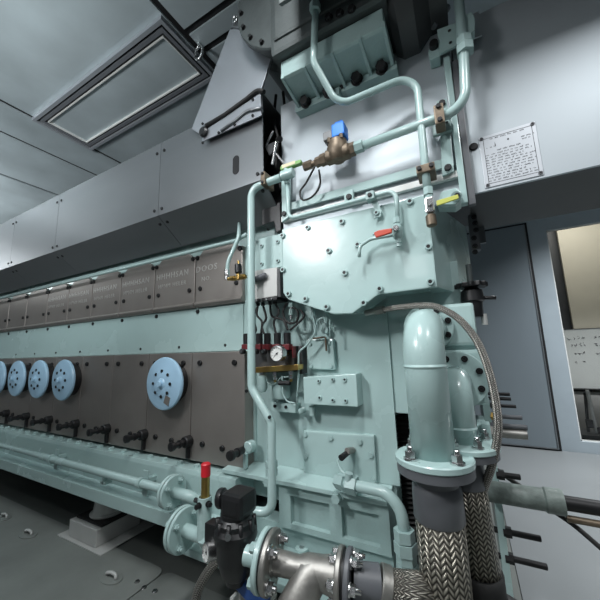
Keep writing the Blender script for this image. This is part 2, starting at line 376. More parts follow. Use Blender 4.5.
# pocketed foot casting on the right
fx0 = X_(279, 500, 1.2); fx1 = X_(390, 530, 1.2); fzt = Z_(277, 482, 1.2); fzb = Z_(335, 542, 1.2)
mb = MB(); B = .022
mb.box((fx0, 1.2+B, fzb), (fx1, EF, fzt))
mb.box((fx0, 1.2, fzt-.042), (fx1, 1.2+B+.001, fzt)); mb.box((fx0, 1.2, fzb), (fx1, 1.2+B+.001, fzb+.022))
p1 = [X_(x, 525, 1.2) for x in (291, 330, 342, 379)]
for a, b in ((fx0, p1[0]), (p1[1], p1[2]), (p1[3], fx1)): mb.box((a, 1.2, fzb+.022), (b, 1.2+B+.001, fzt-.042))
part('foot_casting', mb, MINTD, eng)
mb = MB(); mb.prof([(1.18, fzt), (1.18, fzt+.018), (EF-.001, fzt+.03), (EF-.001, fzt)], X_(222, 480, 1.18), fx1, .003); part('foot_ledge', mb, MINT, eng)
for px, py in ((270, 477), (338, 493)): bolt(eng, P(px, py+3, 1.185), NEG, .018, .03, MINTD, 'hex', 'ledge_bolt')
mb = MB(); bz = fzb-.08
mb.plan([(xl1-.2, EF), (xl1-.2, 1.03), (-.36, 1.03), (-.27, 1.16), (-.27, EF)], bz-.03, bz, .004); mb.box((xl1-.2, 1.22, bz), (fx1, EF, fzb)); part('bed_flange', mb, MINTD, eng)
for px, py in ((305, 535), (358, 558), (366, 563)): bolt(eng, PZ(px, py, bz), UP, .012, .004, BOLTK, 'hex', 'flange_bolt')
mb = MB(); mb.box((X_(243, 490, 1.2)-.3, 1.34, .12), (-.05, 2.1, bz-.02)); part('sump', mb, DARK, eng)
mb = MB(); mb.box((-7.0, 1.34, .16), (X_(243, 490, 1.2)-.3, 2.1, z_lb-.002)); part('oil_pan', mb, DARK, eng)
# lower right recess with ribbed bellows
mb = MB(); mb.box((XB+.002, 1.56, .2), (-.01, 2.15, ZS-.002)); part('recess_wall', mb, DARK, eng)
bx = X_(404, 450, 1.45); mb = MB(); pr = []
for k in range(34): pr += [(.085, k*.018), (.072, k*.018+.009)]
mb.lathe(pr, (bx, 1.46, ZS-.63), UP, 28); part('bellows', mb, RUBBER, eng)
# right-hand cooler housings
mb = MB(); zt = Z_(460, 303, 1.2); mb.box((X_(418, 330, 1.2), 1.2, Z_(460, 346, 1.2)), (X_(475.5, 320, 1.2), EF+.1, zt), .012); part('cooler_cap', mb, MINT, eng)
mb = MB(); mb.box((X_(418, 380, 1.185), 1.185, Z_(470, 405, 1.185)), (X_(485, 370, 1.185), EF+.2, Z_(460, 350, 1.185)), .012); mb.box((X_(430, 380, 1.21), 1.215, Z_(470, 352, 1.2)), (X_(478, 370, 1.21), EF+.1, Z_(460, 340, 1.2))); part('cooler_body', mb, MINT, eng)
mb = MB(); mb.box((X_(480, 380, 1.3), 1.35, .25), (X_(484, 380, 1.3)+.01, 2.1, Z_(470, 404, 1.2))); part('end_plate', mb, MINT, eng)
mb = MB(); q = [(480, 421), (489, 421), (492, 440), (485, 443)]; mb.prism([(P(x, y, 1.2).x, P(x, y, 1.2).z) for x, y in q], 1.16, 1.2, .004); mb.box((X_(478,435,1.2),1.19,Z_(480,443,1.2)),(X_(487,435,1.2),1.36,Z_(480,425,1.2)),.003); part('end_lug', mb, MINT, eng)
# vertical raised strips and seams of the left face column
mb = MB(); mb.box((X_(246, 400, 1.295), 1.288, fzt+.03), (X_(256, 400, 1.295), EF, Z_(250, 300, 1.295)), .002); mb.box((X_(298, 400, 1.295), 1.290, fzt+.03), (X_(394, 400, 1.295), EF, Z_(330, 310, 1.295)), .002); part('face_plate', mb, MINT, eng)

# ---------------------------------------------------------------- covers
UY = 1.275; LY = 1.22
un = [X_(*p, UY) for p in ((243, 305), (195, 290), (154, 300), (120, 305), (91, 310), (67, 315), (46, 318), (25, 322), (7, 325))]
while len(un) < 12: un.append(un[-1]-.355)
uz0 = Z_(200, 307, UY); uz1 = Z_(200, 253, UY); pit = .36
def text_mesh(txt, size, x, z, y):
    cu = bpy.data.curves.new('t', 'FONT'); cu.body = txt; cu.size = size; cu.extrude = .0012; cu.align_x = 'CENTER'; cu.space_character = 1.25; cu.resolution_u = 2
    o = bpy.data.objects.new('t', cu); C.objects.link(o); dg = bpy.context.evaluated_depsgraph_get(); me = bpy.data.meshes.new_from_object(o.evaluated_get(dg))
    bpy.data.objects.remove(o); me.transform(Matrix.Translation((x, y, z)) @ Matrix.Rotation(PI/2, 4, 'X')); mb = MB(); mb.bm.from_mesh(me); bpy.data.meshes.remove(me); return mb
ORD = ['first', 'second', 'third', 'fourth', 'fifth', 'sixth', 'seventh', 'eighth', 'ninth', 'tenth', 'eleventh', 'twelfth']
for k in range(len(un)-1):
    x1, x0 = un[k]-.004, un[k+1]+.004; wd = x1-x0; ch = .035
    lb = 'grey bare metal upper cover with raised lettering, %s from the right end of its row' % ORD[k] if k else 'grey bare metal upper cover behind the brass cock, right end of its row'
    t = thing('upper_cover', ((x0+x1)/2, UY, uz0), lb, 'engine cover', 'row of grey upper engine covers')
    mb = MB(); mb.prism([(x0, uz0), (x1, uz0), (x1, uz1-.014), (x1-.03, uz1-.014), (x1-.055, uz1+.012), (x0+.055, uz1+.012), (x0+.03, uz1-.014), (x0, uz1-.014)], UY, EF-.001, .004)
    mb.prof([(UY+.003, uz0), (UY-.012, uz0+.016), (UY-.012, uz0+.022), (UY+.003, uz0+.035)], x0+.002, x1-.002); part('panel', mb, COVER, t)
    zc = (uz0+uz1)/2
    for sx in (.05, -.05): bolt(t, ((x0 if sx > 0 else x1)+sx*.8, UY, zc-.055), NEG, .013, .008)
    for sx in (.014, -.014): bolt(t, ((x0 if sx > 0 else x1)+sx, UY, uz1-.03), NEG, .013, .010)
    bolt(t, (x0+.004, EF, uz0-.022), NEG, .013, .012, BOLTK, 'hex')
    for tx, dz, sz in ((('DOOS' if k == 0 else 'HHHHSAN'), .045, .052), (('NO.' if k == 0 else 'HPNM HELER'), -.012, .036)):
        if k < 6: part('lettering', text_mesh(tx, sz, (x0+x1)/2-(.02 if k else .09), zc+dz, UY-.0002), EMB, t)
ln = [X_(*p, LY) for p in ((245, 400), (191, 400), (148, 400), (110, 400))]
ln = [ln[0]]+[ln[1]-.359*i for i in range(11)]
lz1 = Z_(200, 352.5, LY); lz0 = Z_(200, 462, LY)
for k in range(len(ln)-1):
    x1, x0 = ln[k]-.002, ln[k+1]+.002
    disc = k in (1, 4, 5, 6, 7, 8, 9)
    lb = ('plain brownish grey lower crankcase cover at the right end of its row' if k == 0 else 'brownish grey lower crankcase cover behind the separate blue disc' if k == 1 else 'plain grey lower crankcase cover just left of the separate blue disc' if k == 2 else 'plain grey lower crankcase cover just right of the row of blue discs' if k == 3 else 'grey lower crankcase cover behind the %s blue disc from the right' % ORD[k-3])
    t = thing('crankcase_cover', ((x0+x1)/2, LY, lz0), lb, 'engine cover', 'row of grey lower crankcase covers')
    mb = MB(); mb.box((x0, LY, lz0), (x1, EF-.001, lz1), .004); part('panel', mb, COVER, t)
    wd = x1-x0
    for fx, fz in ((.17, .9), (.83, .9), (.25, .16), (.62, .15)): bolt(t, (x0+wd*fx, LY, lz0+(lz1-lz0)*fz), NEG, .014, .010)
    if disc:
        c = V((X_(164, 384, 1.13)-.359*(k-1)-(.03 if k == 1 else 0), 1.13, Z_(164, 384, 1.13)))
        d = thing('relief_valve', c, 'light blue relief valve disc standing alone at the right with a grey tag' if k == 1 else 'light blue relief valve disc, %s from the right in the left row' % ORD[k-4], 'valve', 'blue disc relief valves on the crankcase covers')
        R = .140
        mb = MB(); mb.lathe([(0, .0), (.022, .0), (.03, .006), (.06, .006), (.07, .012), (R-.02, .012), (R-.004, .018), (R, .026), (R-.003, .036), (R-.02, .038)], c, -NEG, 48); part('disc', mb, BLUE, d)
        mb = MB(); mb.lathe([(R-.022, .036), (R-.03, .089)], c, -NEG, 36); part('neck', mb, BLACK, d)
        mb = MB(); mb.lathe([(.018, -.012), (.013, -.014), (.012, .004), (.0, .004)][::-1] if 0 else [(.0, -.014), (.014, -.014), (.018, -.01), (.018, .004)], c, -NEG, 16); part('hub', mb, BLUE, d)
        for a in range(8): bolt(d, c+V((math.sin(a*PI/4), 0, math.cos(a*PI/4)))*.066+V((0, .008, 0)), NEG, .0085 if k == 1 else .010, .004, BOLTK, 'socket', 'vent_hole')
        if k == 1:
            mb = MB(); q = c+V((.045, .010, -.085)); mb.prism([(q.x-.026, q.z-.012), (q.x+.01, q.z-.028), (q.x+.024, q.z+.014), (q.x-.012, q.z+.026)], q.y-.001, q.y+.003); part('tag', mb, COVER, d)
    # clamp screw at the right edge of this cover
    p = V((x1+(.012 if k == 0 else 0), LY, Z_(192, 441, LY) if k else Z_(246, 448, LY)))
    s = thing('clamp_screw', p, ('black clamp screw with mint boss at the right end of the lower covers' if k == 0 else 'black clamp screw sticking out from the %s joint between lower covers, counted from the right' % ORD[k-1]), 'screw', 'black clamp screws along the lower covers')
    mb = MB(); mb.lathe([(.028, .0), (.028, .035), (.024, .04)], p+V((0, .0 if k else .04, 0)), NEG, 20); part('boss', mb, BOLTK if k else MINT, s)
    mb = MB(); mb.lathe([(.016, .03), (.016, .06), (.02, .062), (.02, .07), (.014, .072), (.014, .10), (.021, .102), (.023, .108), (.021, .12), (.01, .122)], p, NEG, 16); part('screw', mb, BLACK, s)
    mb = MB(); mb.box((p.x-.008, p.y-.02, p.z-.085), (p.x+.008, p.y, p.z-.02), .003); part('catch', mb, BLACK if k else MINT, s)
# mint strip plugs between the rows
mb = MB()
st = thing('side_panel_strip', (-3, EF, uz0-.12), 'smooth mint strip between the upper and lower rows of covers', 'panel')
mb.box((-7.1, EF-.006, lz1+.004), (X_(244, 330, EF), EF-.001, uz0-.005), .001); part('strip', mb, MINT, st)
for k in range(10): bolt(st, (ln[1]+.17-.36*k, EF-.006, lz1+.035), NEG, .008, .004)
# ================================================================== SHEET METAL HOODS
FY = 1.08
zT = H+1.235; zB1 = H+.778; zB2 = H+.645
xr = X_(263, 150, FY)
sx = [xr, X_(161, 148, FY), X_(59, 205, FY), X_(15, 222, FY), -4.6, -5.6, -6.6]
fas = thing('engine_hood', (-3, FY, zB1), 'long grey sheet steel hood running left above the covers', 'hood')
for k in range(len(sx)-1):
    x1, x0 = sx[k]-.0015, sx[k+1]+.0015
    mb = MB(); mb.prof([(FY, zT), (FY, zB1), (1.255, zB2), (1.26, zB2+.004), (FY+.006, zB1+.005), (FY+.006, zT-.006), (1.9, zT-.006), (1.9, zT)], x0, x1); p = part('hood_panel', mb, STEEL, fas)
    for xx in (x0+.03, x1-.03):
        for zz in (zT-.06, zB1+.035): bolt(p, (xx, FY, zz), NEG, .009, .005, BOLTK, 'socket', 'screw')
        q = V((xx, FY+.04, zB1-.03)); bolt(p, q, V((0, -.6, -.8)), .009, .005, BOLTK, 'socket', 'screw')
p = P(236, 165, FY); mb = MB()
mb.prism([(p.x+.02*math.cos(a), p.z+(.03 if math.sin(a) > 0 else -.03)+.02*math.sin(a)) for a in [i*PI/10+.0001 for i in range(20)]], FY-.0015, FY+.001); part('slot', mb, BOLTK, fas)
# upright sheet guard between hood and turbocharger
gd = thing('sheet_guard', P(230, 110, 1.07), 'light grey upright sheet guard left of the turbocharger with a black edged flap', 'guard')
def poly(pts, Y): return [(P(x, y, Y).x, P(x, y, Y).z) for x, y in pts]
mb = MB(); mb.prism(poly(((193, 130), (231, 31), (256, 28), (263, 45), (273, 57), (262, 92), (263, 112), (206, 138)), 1.07), 1.06, 1.073, .002); part('plate', mb, STEELG, gd)
mb = MB(); mb.prism(poly(((203, 133), (203, 142), (262, 116), (261, 94)), 1.058), 1.052, 1.058, .001); fl = part('flap', mb, STEELG, gd)
for px, py in ((219, 133), (235, 125), (253, 116), (253, 100), (203, 124), (203, 143)): bolt(fl, P(px, py, 1.052), NEG, .007, .006, BOLTK, 'socket', 'screw')
mb = MB(); mb.tube([P(206, 126, 1.05), P(225, 115, 1.05), P(247, 99, 1.05), P(258, 90, 1.05), P(264, 92, 1.05)], .011, .06, 10); part('rubber_edge', mb, RUBBER, gd)
mb = MB(); mb.tube([P(221, 131, 1.048), P(235, 121, 1.048), P(247, 111, 1.048), P(262, 108, 1.048)], .0075, .06, 8); part('stay', mb, STEEL, gd)
kb = MB(); kb.lathe([(.02, 0), (.027, .006), (.027, .016), (.02, .022)], P(205, 133, 1.052), NEG, 24); part('knob', kb, BLACK, gd)
mb = MB(); mb.prism(poly(((231, 27), (233, 15), (236, 14), (248, 13), (252, 22), (249, 29)), 1.05), 1.05, 1.062, .003); br = part('top_bracket', mb, STEEL, gd)
p = P(235, 19, 1.04); mb = MB(); mb.tube([p+V((math.cos(a)*.013, 0, math.sin(a)*.018)) for a in [k*2*PI/14 for k in range(15)]], .005, .01, 8); part('eye', mb, CHROME, gd)
for px, py in ((239, 21), (247, 20)): bolt(br, P(px, py, 1.05), NEG, .008, .006)
# hood at the engine end
HY = 1.2
hx = X_(283, 200, HY); hz0 = Z_(472, 194, HY); hz1 = H+1.235
endh = thing('end_hood', (.2, HY, hz0), 'bright grey sheet steel hood over the engine end, carrying the printed plate', 'hood')
xsp = X_(464, 150, HY); hzl = Z_(300, 236, HY)
mb = MB(); mb.prof([(HY, hz0), (HY, hz1), (2.2, hz1), (2.2, hz1-.01), (HY+.012, hz1-.01), (HY+.012, hz0)], xsp+.004, 2.2, .0); part('hood_panel', mb, STEELB, endh)
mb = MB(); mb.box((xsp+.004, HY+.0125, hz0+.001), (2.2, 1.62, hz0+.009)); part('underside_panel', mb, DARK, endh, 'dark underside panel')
mb = MB(); mb.prof([(HY, hzl), (HY, hz1), (2.2, hz1), (2.2, hz1-.01), (HY+.012, hz1-.01), (HY+.012, hzl)], hx, xsp-.004, .0); part('hood_panel', mb, STEELB, endh)
mb = MB(); mb.box((X_(486, 240, 1.58), 1.58, Z_(480, 243, 1.58)), (X_(470, 240, 1.58), 1.6, hz0)); part('hanger_plate', mb, GREYF, endh); mb = MB(); mb.box((X_(470, 235, 1.40), 1.40, hz0-.15), (X_(479, 235, 1.40), 1.44, hz0)); part('hanger_bar', mb, GREYF, endh)
for px, py in ((474, 217), (475, 223), (476, 230), (474, 238), (475, 246), (475, 252)): bolt(endh, P(px, py, 1.40), NEG, .008, .008, BOLTK, 'hex')
mb = MB(); mb.lathe([(.012, 0), (.015, .002), (.012, .007), (0, .008)], P(473.5, 147, HY), NEG, 20); part('plug', mb, BLACK, endh)
# vertical cable trunk in the dark gap, and the joint strip on the right
gp = thing('gap_shade_sheet', P(274, 150, 1.34), 'black sheet standing in for deep shade in the narrow gap between the two hoods', 'plate')  # black sheet painting the shade deep in the gap
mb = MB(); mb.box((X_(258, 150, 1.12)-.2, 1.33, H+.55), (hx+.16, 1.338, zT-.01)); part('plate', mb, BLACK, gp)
cb = thing('cable_loom', P(272, 160, 1.2), 'black cables hanging in the gap between the two hoods', 'cable')
for pts in (((276, 95), (274, 120), (278, 140), (276, 165), (281, 190)), ((283, 92), (286, 120), (287, 150), (285, 168)), ((262, 120), (267, 150), (262, 180), (270, 200), (268, 230))):
    mb = MB(); mb.spline([P(x, y, 1.25) for x, y in pts], .008, 8); part('cable', mb, RUBBER, cb)
mb = MB(); mb.prism(poly(((263, 206), (281, 203), (282, 231), (277, 233), (275, 222), (263, 226)), 1.2), 1.19, 1.25, .003); hb = solo('black_hanger', mb, BLACK, 'black hanger bracket above the small square mint cover', 'bracket')
lt = thing('latch_lever', P(270, 155, 1.2), 'small grey folded latch lever inside the black gap between hoods', 'latch')
mb = MB(); mb.prism(poly(((265, 147), (277, 141), (274, 152), (270, 156)), 1.16), 1.155, 1.165, .002); part('tongue', mb, STEEL, lt)
mb = MB(); mb.cyl(P(266, 146, 1.17), P(273, 131, 1.17), .006); mb.cyl(P(276, 154, 1.17), P(285, 165, 1.17), .006); mb.cyl(P(276, 143, 1.16), P(272, 165, 1.16), .008); part('rod', mb, CHROME, lt)
mb = MB(); mb.cyl(P(278, 140, 1.17), P(280, 139, 1.13), .014); part('pivot', mb, BLACK, lt)
jp = thing('joint_post', P(457, 150, 1.17), 'narrow mint and grey upright joint post beside the printed plate', 'post')
a = P(453, 62, 1.17); b = P(457, 205, 1.17)
mb = MB(); x0 = X_(452, 130, 1.17); mb.box((x0, 1.165, Z_(457, 205, 1.17)), (x0+.022, 1.199, Z_(452, 55, 1.17)), .003); part('bar', mb, MINT, jp)
mb = MB(); mb.box((x0+.024, 1.175, Z_(457, 207, 1.17)), (x0+.046, 1.199, Z_(452, 60, 1.17)), .003); part('channel', mb, GREYF, jp)

# data plate with unreadable small print rows
dq = [P(479, 139, HY), P(535, 121, HY), P(543.5, 174, HY), P(485, 189.5, HY)]
dx0 = (dq[0].x+dq[3].x)/2; dx1_ = (dq[1].x+dq[2].x)/2; dz1_ = (dq[0].z+dq[1].z)/2; dz0_ = (dq[2].z+dq[3].z)/2
dp = thing('data_plate', (dx0, HY, dz0_), 'etched data plate with rows of small print on the end hood', 'plate')
mb = MB(); mb.box((dx0, HY-.003, dz0_), (dx1_, HY-.0002, dz1_), .0008); part('plate', mb, PLATE, dp)
W, Hh = dx1_-dx0, dz1_-dz0_
mb = MB(); b = .012
for x0, x1, z0, z1 in ((b, W-b, b, b+.0012), (b, W-b, Hh-b, Hh-b+.0012), (b, b+.0012, b, Hh-b), (W-b, W-b+.0012, b, Hh-b)): mb.box((dx0+x0, HY-.0036, dz0_+z0), (dx0+x1, HY-.0029, dz0_+z1))
part('border', mb, INK, dp)
mb = MB(); rr = random.Random(11)
def words(x0, x1, z, h):
    x = x0
    while x < x1:
        w = min(rr.uniform(.006, .018), x1-x); n = max(1, int(w/.0032))
        for i in range(n):
            hh = h*rr.uniform(.55, 1); mb.box((dx0+x+i*.0032, HY-.0035, dz0_+z), (dx0+x+i*.0032+.0013, HY-.0029, dz0_+z+hh))
            if rr.random() < .6: zz = z+hh*rr.choice((0, .45, .85)); mb.box((dx0+x+i*.0032, HY-.0035, dz0_+zz), (dx0+x+i*.0032+.003, HY-.0029, dz0_+zz+.0009))
        x += w+.004
words(W*.2, W*.82, Hh*.9, .006)
words(W*.74, W*.95, Hh*.78, .005); words(W*.75, W*.9, Hh*.735, .004); words(.02, .05, Hh*.74, .005); words(W*.3, W*.72, Hh*.655, .0055)
for i in range(11): words(W*.08, W*rr.uniform(.86, .95) if i not in (2, 8) else W*.75, Hh*(.60-.05*i), .0046)
part('small_print', mb, INK, dp)
mb = MB(); mb.prism([(dx0+W*.27, dz0_+Hh*.76), (dx0+W*.29, dz0_+Hh*.76), (dx0+W*.28, dz0_+Hh*.84)], HY-.0036, HY-.0029); mb.box((dx0+W*.5, HY-.0036, dz0_+Hh*.80), (dx0+W*.53, HY-.0029, dz0_+Hh*.83)); part('emblem', mb, INK, dp)
for x, z in ((.008, .008), (W-.008, .008), (.008, Hh-.008), (W-.008, Hh-.008)): bolt(dp, (dx0+x, HY-.003, dz0_+z), NEG, .006, .003, GREYF, 'socket', 'rivet')

# ================================================================== TURBOCHARGER AND ITS BRACKET
TY = .98
c = P(293, -21, TY); R = (P(293, 41, TY)-c).length
tb = thing('turbocharger', c, 'large turbocharger casing at the top, its dark grey standing for shade, above the ribbed bracket', 'turbocharger')
mb = MB(); mb.lathe([(R*.80, 0), (R-.006, 0), (R, .006), (R, .028), (R*.97, .034), (R*.93, .036), (R*.93, .12), (R*.99, .14), (R*.99, .45)], c, (0, 1, 0), 64); part('casing', mb, SHADE, tb)
mb = MB(); mb.lathe([(0, .02), (R*.5, .01), (R*.80, .004)], c, (0, 1, 0), 48); part('end_cover', mb, SHADE, tb)
for k in range(20): a = 2*PI*k/20; bolt(tb, c+V((math.cos(a), 0, math.sin(a)))*R*.91, NEG, .010, .012, BOLTK, 'hex')
e0 = P(275, 61, 1.0); e1 = P(380, 6, 1.0)
bz_ = Z_(330, 35, 1.0)
mb = MB(); mb.box((e0.x, .96, bz_), (X_(386, 3, .96), 1.5, bz_+.5), .02); mb.box((e0.x+.02, .95, bz_+.06), (X_(352, 3, .96), 1.0, bz_+.3), .015); part('pedestal', mb, SHADE, tb)
mb = MB(); mb.lathe([(.20, 0), (.23, .03), (.23, .09), (.17, .14), (.17, .2)], V((X_(386, -30, 1.1), 1.15, bz_+.16)), XP, 40); part('turbine_casing', mb, DARK, tb)
for px, py in ((340, 14), (352, 10), (329, 18)): bolt(tb, P(px, py, .95), NEG, .013, .012, BOLTK, 'hex')
mb = MB(); q = P(277, 17, TY-.004); mb.lathe([(.028, 0), (.028, .008)], q, (0, 1, 0), 24);
for v in mb.bm.verts: v.co.z = q.z+(v.co.z-q.z)*.6
part('inspection_plug', mb, GREYF, tb)
mb = MB(); mb.prof([(.80, H+1.24), (.80, H+1.72), (1.25, H+1.72), (1.25, H+1.70), (.82, H+1.70), (.82, H+1.25)], -.475, 1.0, .004); part('added_shade_panel', mb, SHADE, tb)  # added panel above the view, keeps lamp light off bracket and upper hood
tbk = thing('turbocharger_bracket', P(330, 70, 1.1), 'dark mint ribbed bracket bolted under the turbocharger', 'bracket')
x0 = X_(281, 70, 1.0); x1 = X_(383, 18, 1.0)
zt_ = bz_-.004; zc_ = Z_(330, 53, 1.0); zb_ = Z_(340, 100, HY)
mb = MB(); mb.prof([(1.0, zt_), (1.0, zc_), (1.012, zc_-.006), (1.165, zb_+.03), (1.165, zb_+.005), (1.199, zb_), (1.199, zb_+.01), (1.199, zt_)], x0, x1, .003); part('web', mb, MINTD, tbk)
for f in (0, .24, .52, .78, .985):
    mb = MB(); xx = x0+(x1-x0)*f; mb.prof([(1.0, zc_+.02), (.997, zc_-.008), (1.175, zb_+.0), (1.19, zb_), (1.19, zc_+.02)], xx-.001, xx+.012, .002); part('rib', mb, MINTD, tbk)
mb = MB(); mb.box((x0-.015, 1.15, zb_-.012), (x0+(x1-x0)*.47, 1.2, zb_+.022), .003); mb.box((x0+(x1-x0)*.53, 1.15, zb_-.012), (x1+.015, 1.2, zb_+.022), .003); part('foot_plate', mb, MINTD, tbk)
for f in (.1, .36, .66, .90): bolt(tbk, (x0+(x1-x0)*f, 1.15, zb_+.012), V((0, -1, -.15)), .021, .03, BOLTK, 'hex')
bolt(tbk, (x0+(x1-x0)*.5, 1.17, zb_+.03), NEG, .014, .014, BOLTK, 'hex')

# ================================================================== GEAR COVER
GY = 1.13
gc = thing('gear_cover', P(350, 260, GY), 'large glossy mint gear case cover plate with pointed lower edge', 'cover')
go = [(282, 229.5), (283, 293), (288, 299.5), (333, 314), (352, 313.5), (378, 294.5), (434.5, 287), (430, 193)]
xg = (X_(434.5, 287, GY)+X_(430, 193, GY))/2
gp_ = [[P(x, y, GY).x, P(x, y, GY).z] for x, y in go]; zz = (gp_[0][1]+gp_[-1][1])/2
gp_[0][1] = gp_[-1][1] = zz; gp_[-1][0] = gp_[-2][0] = xg; gp_[0][0] = gp_[1][0] = (gp_[0][0]+gp_[1][0])/2
gzt = zz
mb = MB(); mb.prism(gp_, GY, GY+.025, .004); part('plate', mb, MINT, gc)
mb = MB(); mb.prism([(x*.985-.006, z+.012 if z < zz-.1 else z-.004) for x, z in gp_], GY+.025, EF-.002); part('housing', mb, MINT, gc)
mb = MB(); mb.plan([(xg-.03, GY+.0255), (xg-.002, GY+.0255), (X_(467.5, 240, 1.55), 1.55), (X_(467.5, 240, 1.55), 2.0), (xg-.03, 2.0)], gp_[-2][1]+.004, zz-.006); part('side_wall', mb, MINT, gc)
for px, py in ((308, 228), (342, 222), (283, 236), (283.5, 270), (289, 294), (306, 299), (327, 307), (364, 303), (380, 289), (345, 273), (329, 251), (358, 245), (428.5, 247), (430.5, 282), (410, 202)): bolt(gc, P(px, py, GY), NEG, .0125, .011, MINTD)
# small square cover and junction box left of it
sc = thing('square_cover', P(270, 252, 1.2), 'small square mint cover with four bolts left of the gear cover', 'cover')
mb = MB(); mb.prism(poly(((259, 239), (282, 233), (283, 267), (260, 270)), 1.2), 1.2, EF-.002, .004); part('plate', mb, MINT, sc)
for px, py in ((262, 246), (278, 242), (262, 264), (278, 261)): bolt(sc, P(px, py, 1.2), NEG, .010, .008, MINTD)
jb = thing('junction_box', P(267, 285, 1.17), 'grey metal junction box with a row of cable glands beneath', 'box')
mb = MB(); mb.prism(poly(((252, 271), (277, 267), (277, 296), (252, 300)), 1.15), 1.15, 1.27, .004); part('case', mb, GREYL, jb)
mb = MB(); mb.box((X_(277, 280, 1.15)+.002, 1.15, Z_(277, 297, 1.15)), (X_(280, 280, 1.15), 1.27, Z_(277, 269, 1.15))); part('end_lid', mb, DARK, jb)
jx0, jx1, jz = X_(252, 300, 1.17), X_(277, 296, 1.17), Z_(265, 298, 1.15)
mb = MB(); mb.box((jx0, 1.152, jz-.014), (jx1+.01, 1.25, jz-.001), .002); part('gland_strip', mb, BLACK, jb)
for k in range(5):
    mb = MB(); xx = jx0+(jx1-jx0)*(.1+.2*k); mb.cyl((xx, 1.153, jz-.007), (xx, 1.146, jz-.007), .005, hexa=True); part('terminal_screw', mb, CHROME, jb)
for k, (x, y) in enumerate(((258, 300), (263, 300), (270, 299), (275, 298))):
    mb = MB(); mb.cyl(P(x, y+1, 1.19), P(x, y+6, 1.19), .009, hexa=True); part('cable_gland', mb, BLACK, jb)
sil = thing('air_silencer', P(262, 277, 1.12), 'small grey brown cylinder on the junction box front behind the tall pipe', 'silencer')
mb = MB(); mb.cyl(P(254, 280, 1.135), P(266, 275, 1.135), .014, .014, ch=.003); part('body', mb, GREYF, sil); mb = MB(); mb.cyl(P(249, 281.5, 1.135), P(254, 280, 1.135), .009); part('stem', mb, BRASS, sil)
wl = thing('wiring_harness', P(262, 315, 1.2), 'black cables hanging from the junction box to the red solenoid block', 'cable')
for pts in (((258, 305), (257, 315), (262, 322), (261, 334)), ((263, 305), (266, 318), (262, 326), (264, 334)), ((270, 304), (272, 316), (283, 320), (288, 330)), ((275, 303), (279, 312), (274, 322), (276, 334)), ((258, 306), (253, 318), (256, 330), (250, 336)), ((290, 305), (298, 312), (296, 322), (287, 322), (283, 312), (287, 303)), ((300, 309), (304, 316), (297, 324), (290, 330))):
    mb = MB(); mb.spline([P(x, y, 1.21) for x, y in pts], .0055, 8); part('cable', mb, RUBBER, wl)

# ================================================================== SOLENOID BLOCK, GAUGE, SMALL TUBES
MY = 1.2
sb = thing('solenoid_block', P(272, 355, MY), 'control air block with a row of black and dark red solenoids', 'valve block')
mb = MB(); mb.prism(poly(((254, 347), (294, 346), (294, 372), (254, 373)), MY+.02), MY+.02, EF-.001, .003); part('back_plate', mb, DARK, sb)
mb = MB(); mb.prism(poly(((253, 367.5), (298, 364.5), (298, 370), (253, 373)), MY-.02), MY-.02, MY+.03, .002); part('brass_rail', mb, BRASS, sb)
for k, x in enumerate((246.5, 259.5, 267.5, 277.5, 287.5)):
    p = P(x, 345, MY); t = MB(); t.cyl(p+V((0, -.0, .0)), p+V((0, 0, .055)), .016, ch=.003); s = part('solenoid', t, BLACK, sb)
    t = MB(); t.box(p+V((-.017, -.018, -.022)), p+V((.017, .018, .004)), .003); part('red_body', t, REDB, s)
    t = MB(); t.cyl(p+V((0, -.018, -.03)), p+V((0, -.04, -.03)), .013, ch=.002); part('button', t, BOLTK, s)
    t = MB(); t.cyl(p+V((0, -.04, -.03)), p+V((0, -.043, -.03)), .007); part('cap', t, CHROME, s)
mb = MB(); mb.box(P(292, 358, MY-.01), P(296, 346, MY+.02), .003); part('end_block', mb, REDB, sb)
gau = thing('pressure_gauge', P(277, 354, 1.13), 'round white faced pressure gauge below the dark red solenoids', 'gauge')
gcn = P(277, 353.5, 1.13); GR = .0335
def gauge(t, c, ax, R, ang):
    ax = V(ax).normalized()
    mb = MB(); mb.lathe([(R*.85, -.03), (R, -.026), (R, .004), (R*.9, .006), (R*.88, .001)], c, ax, 36); part('case', mb, CHROME, t)
    mb = MB(); mb.lathe([(R*.88, 0), (R*.88, .0015)], c, ax, 36); part('dial', mb, WHITE, t)
    e = ax.cross(UP).normalized(); u = e.cross(ax)
    mb = MB()
    for k in range(11):
        a = math.radians(-135+27*k); d = e*math.sin(a)+u*math.cos(a); mb.cyl(c+d*R*.66+ax*.002, c+d*R*.8+ax*.002, R*.022, seg=6)
    part('scale_marks', mb, INK, t)
    d = e*math.sin(ang)+u*math.cos(ang); mb = MB(); mb.cyl(c-d*R*.25+ax*.003, c+d*R*.62+ax*.003, R*.05, R*.015, seg=8); mb.cyl(c+ax*.002, c+ax*.005, R*.1); part('needle', mb, INK, t)
gauge(gau, gcn, V((0, -1, .0)), GR, math.radians(130))
mb = MB(); mb.cyl(gcn+V((0, .03, 0)), gcn+V((0, .09, 0)), .008); part('stem', mb, BRASS, gau)
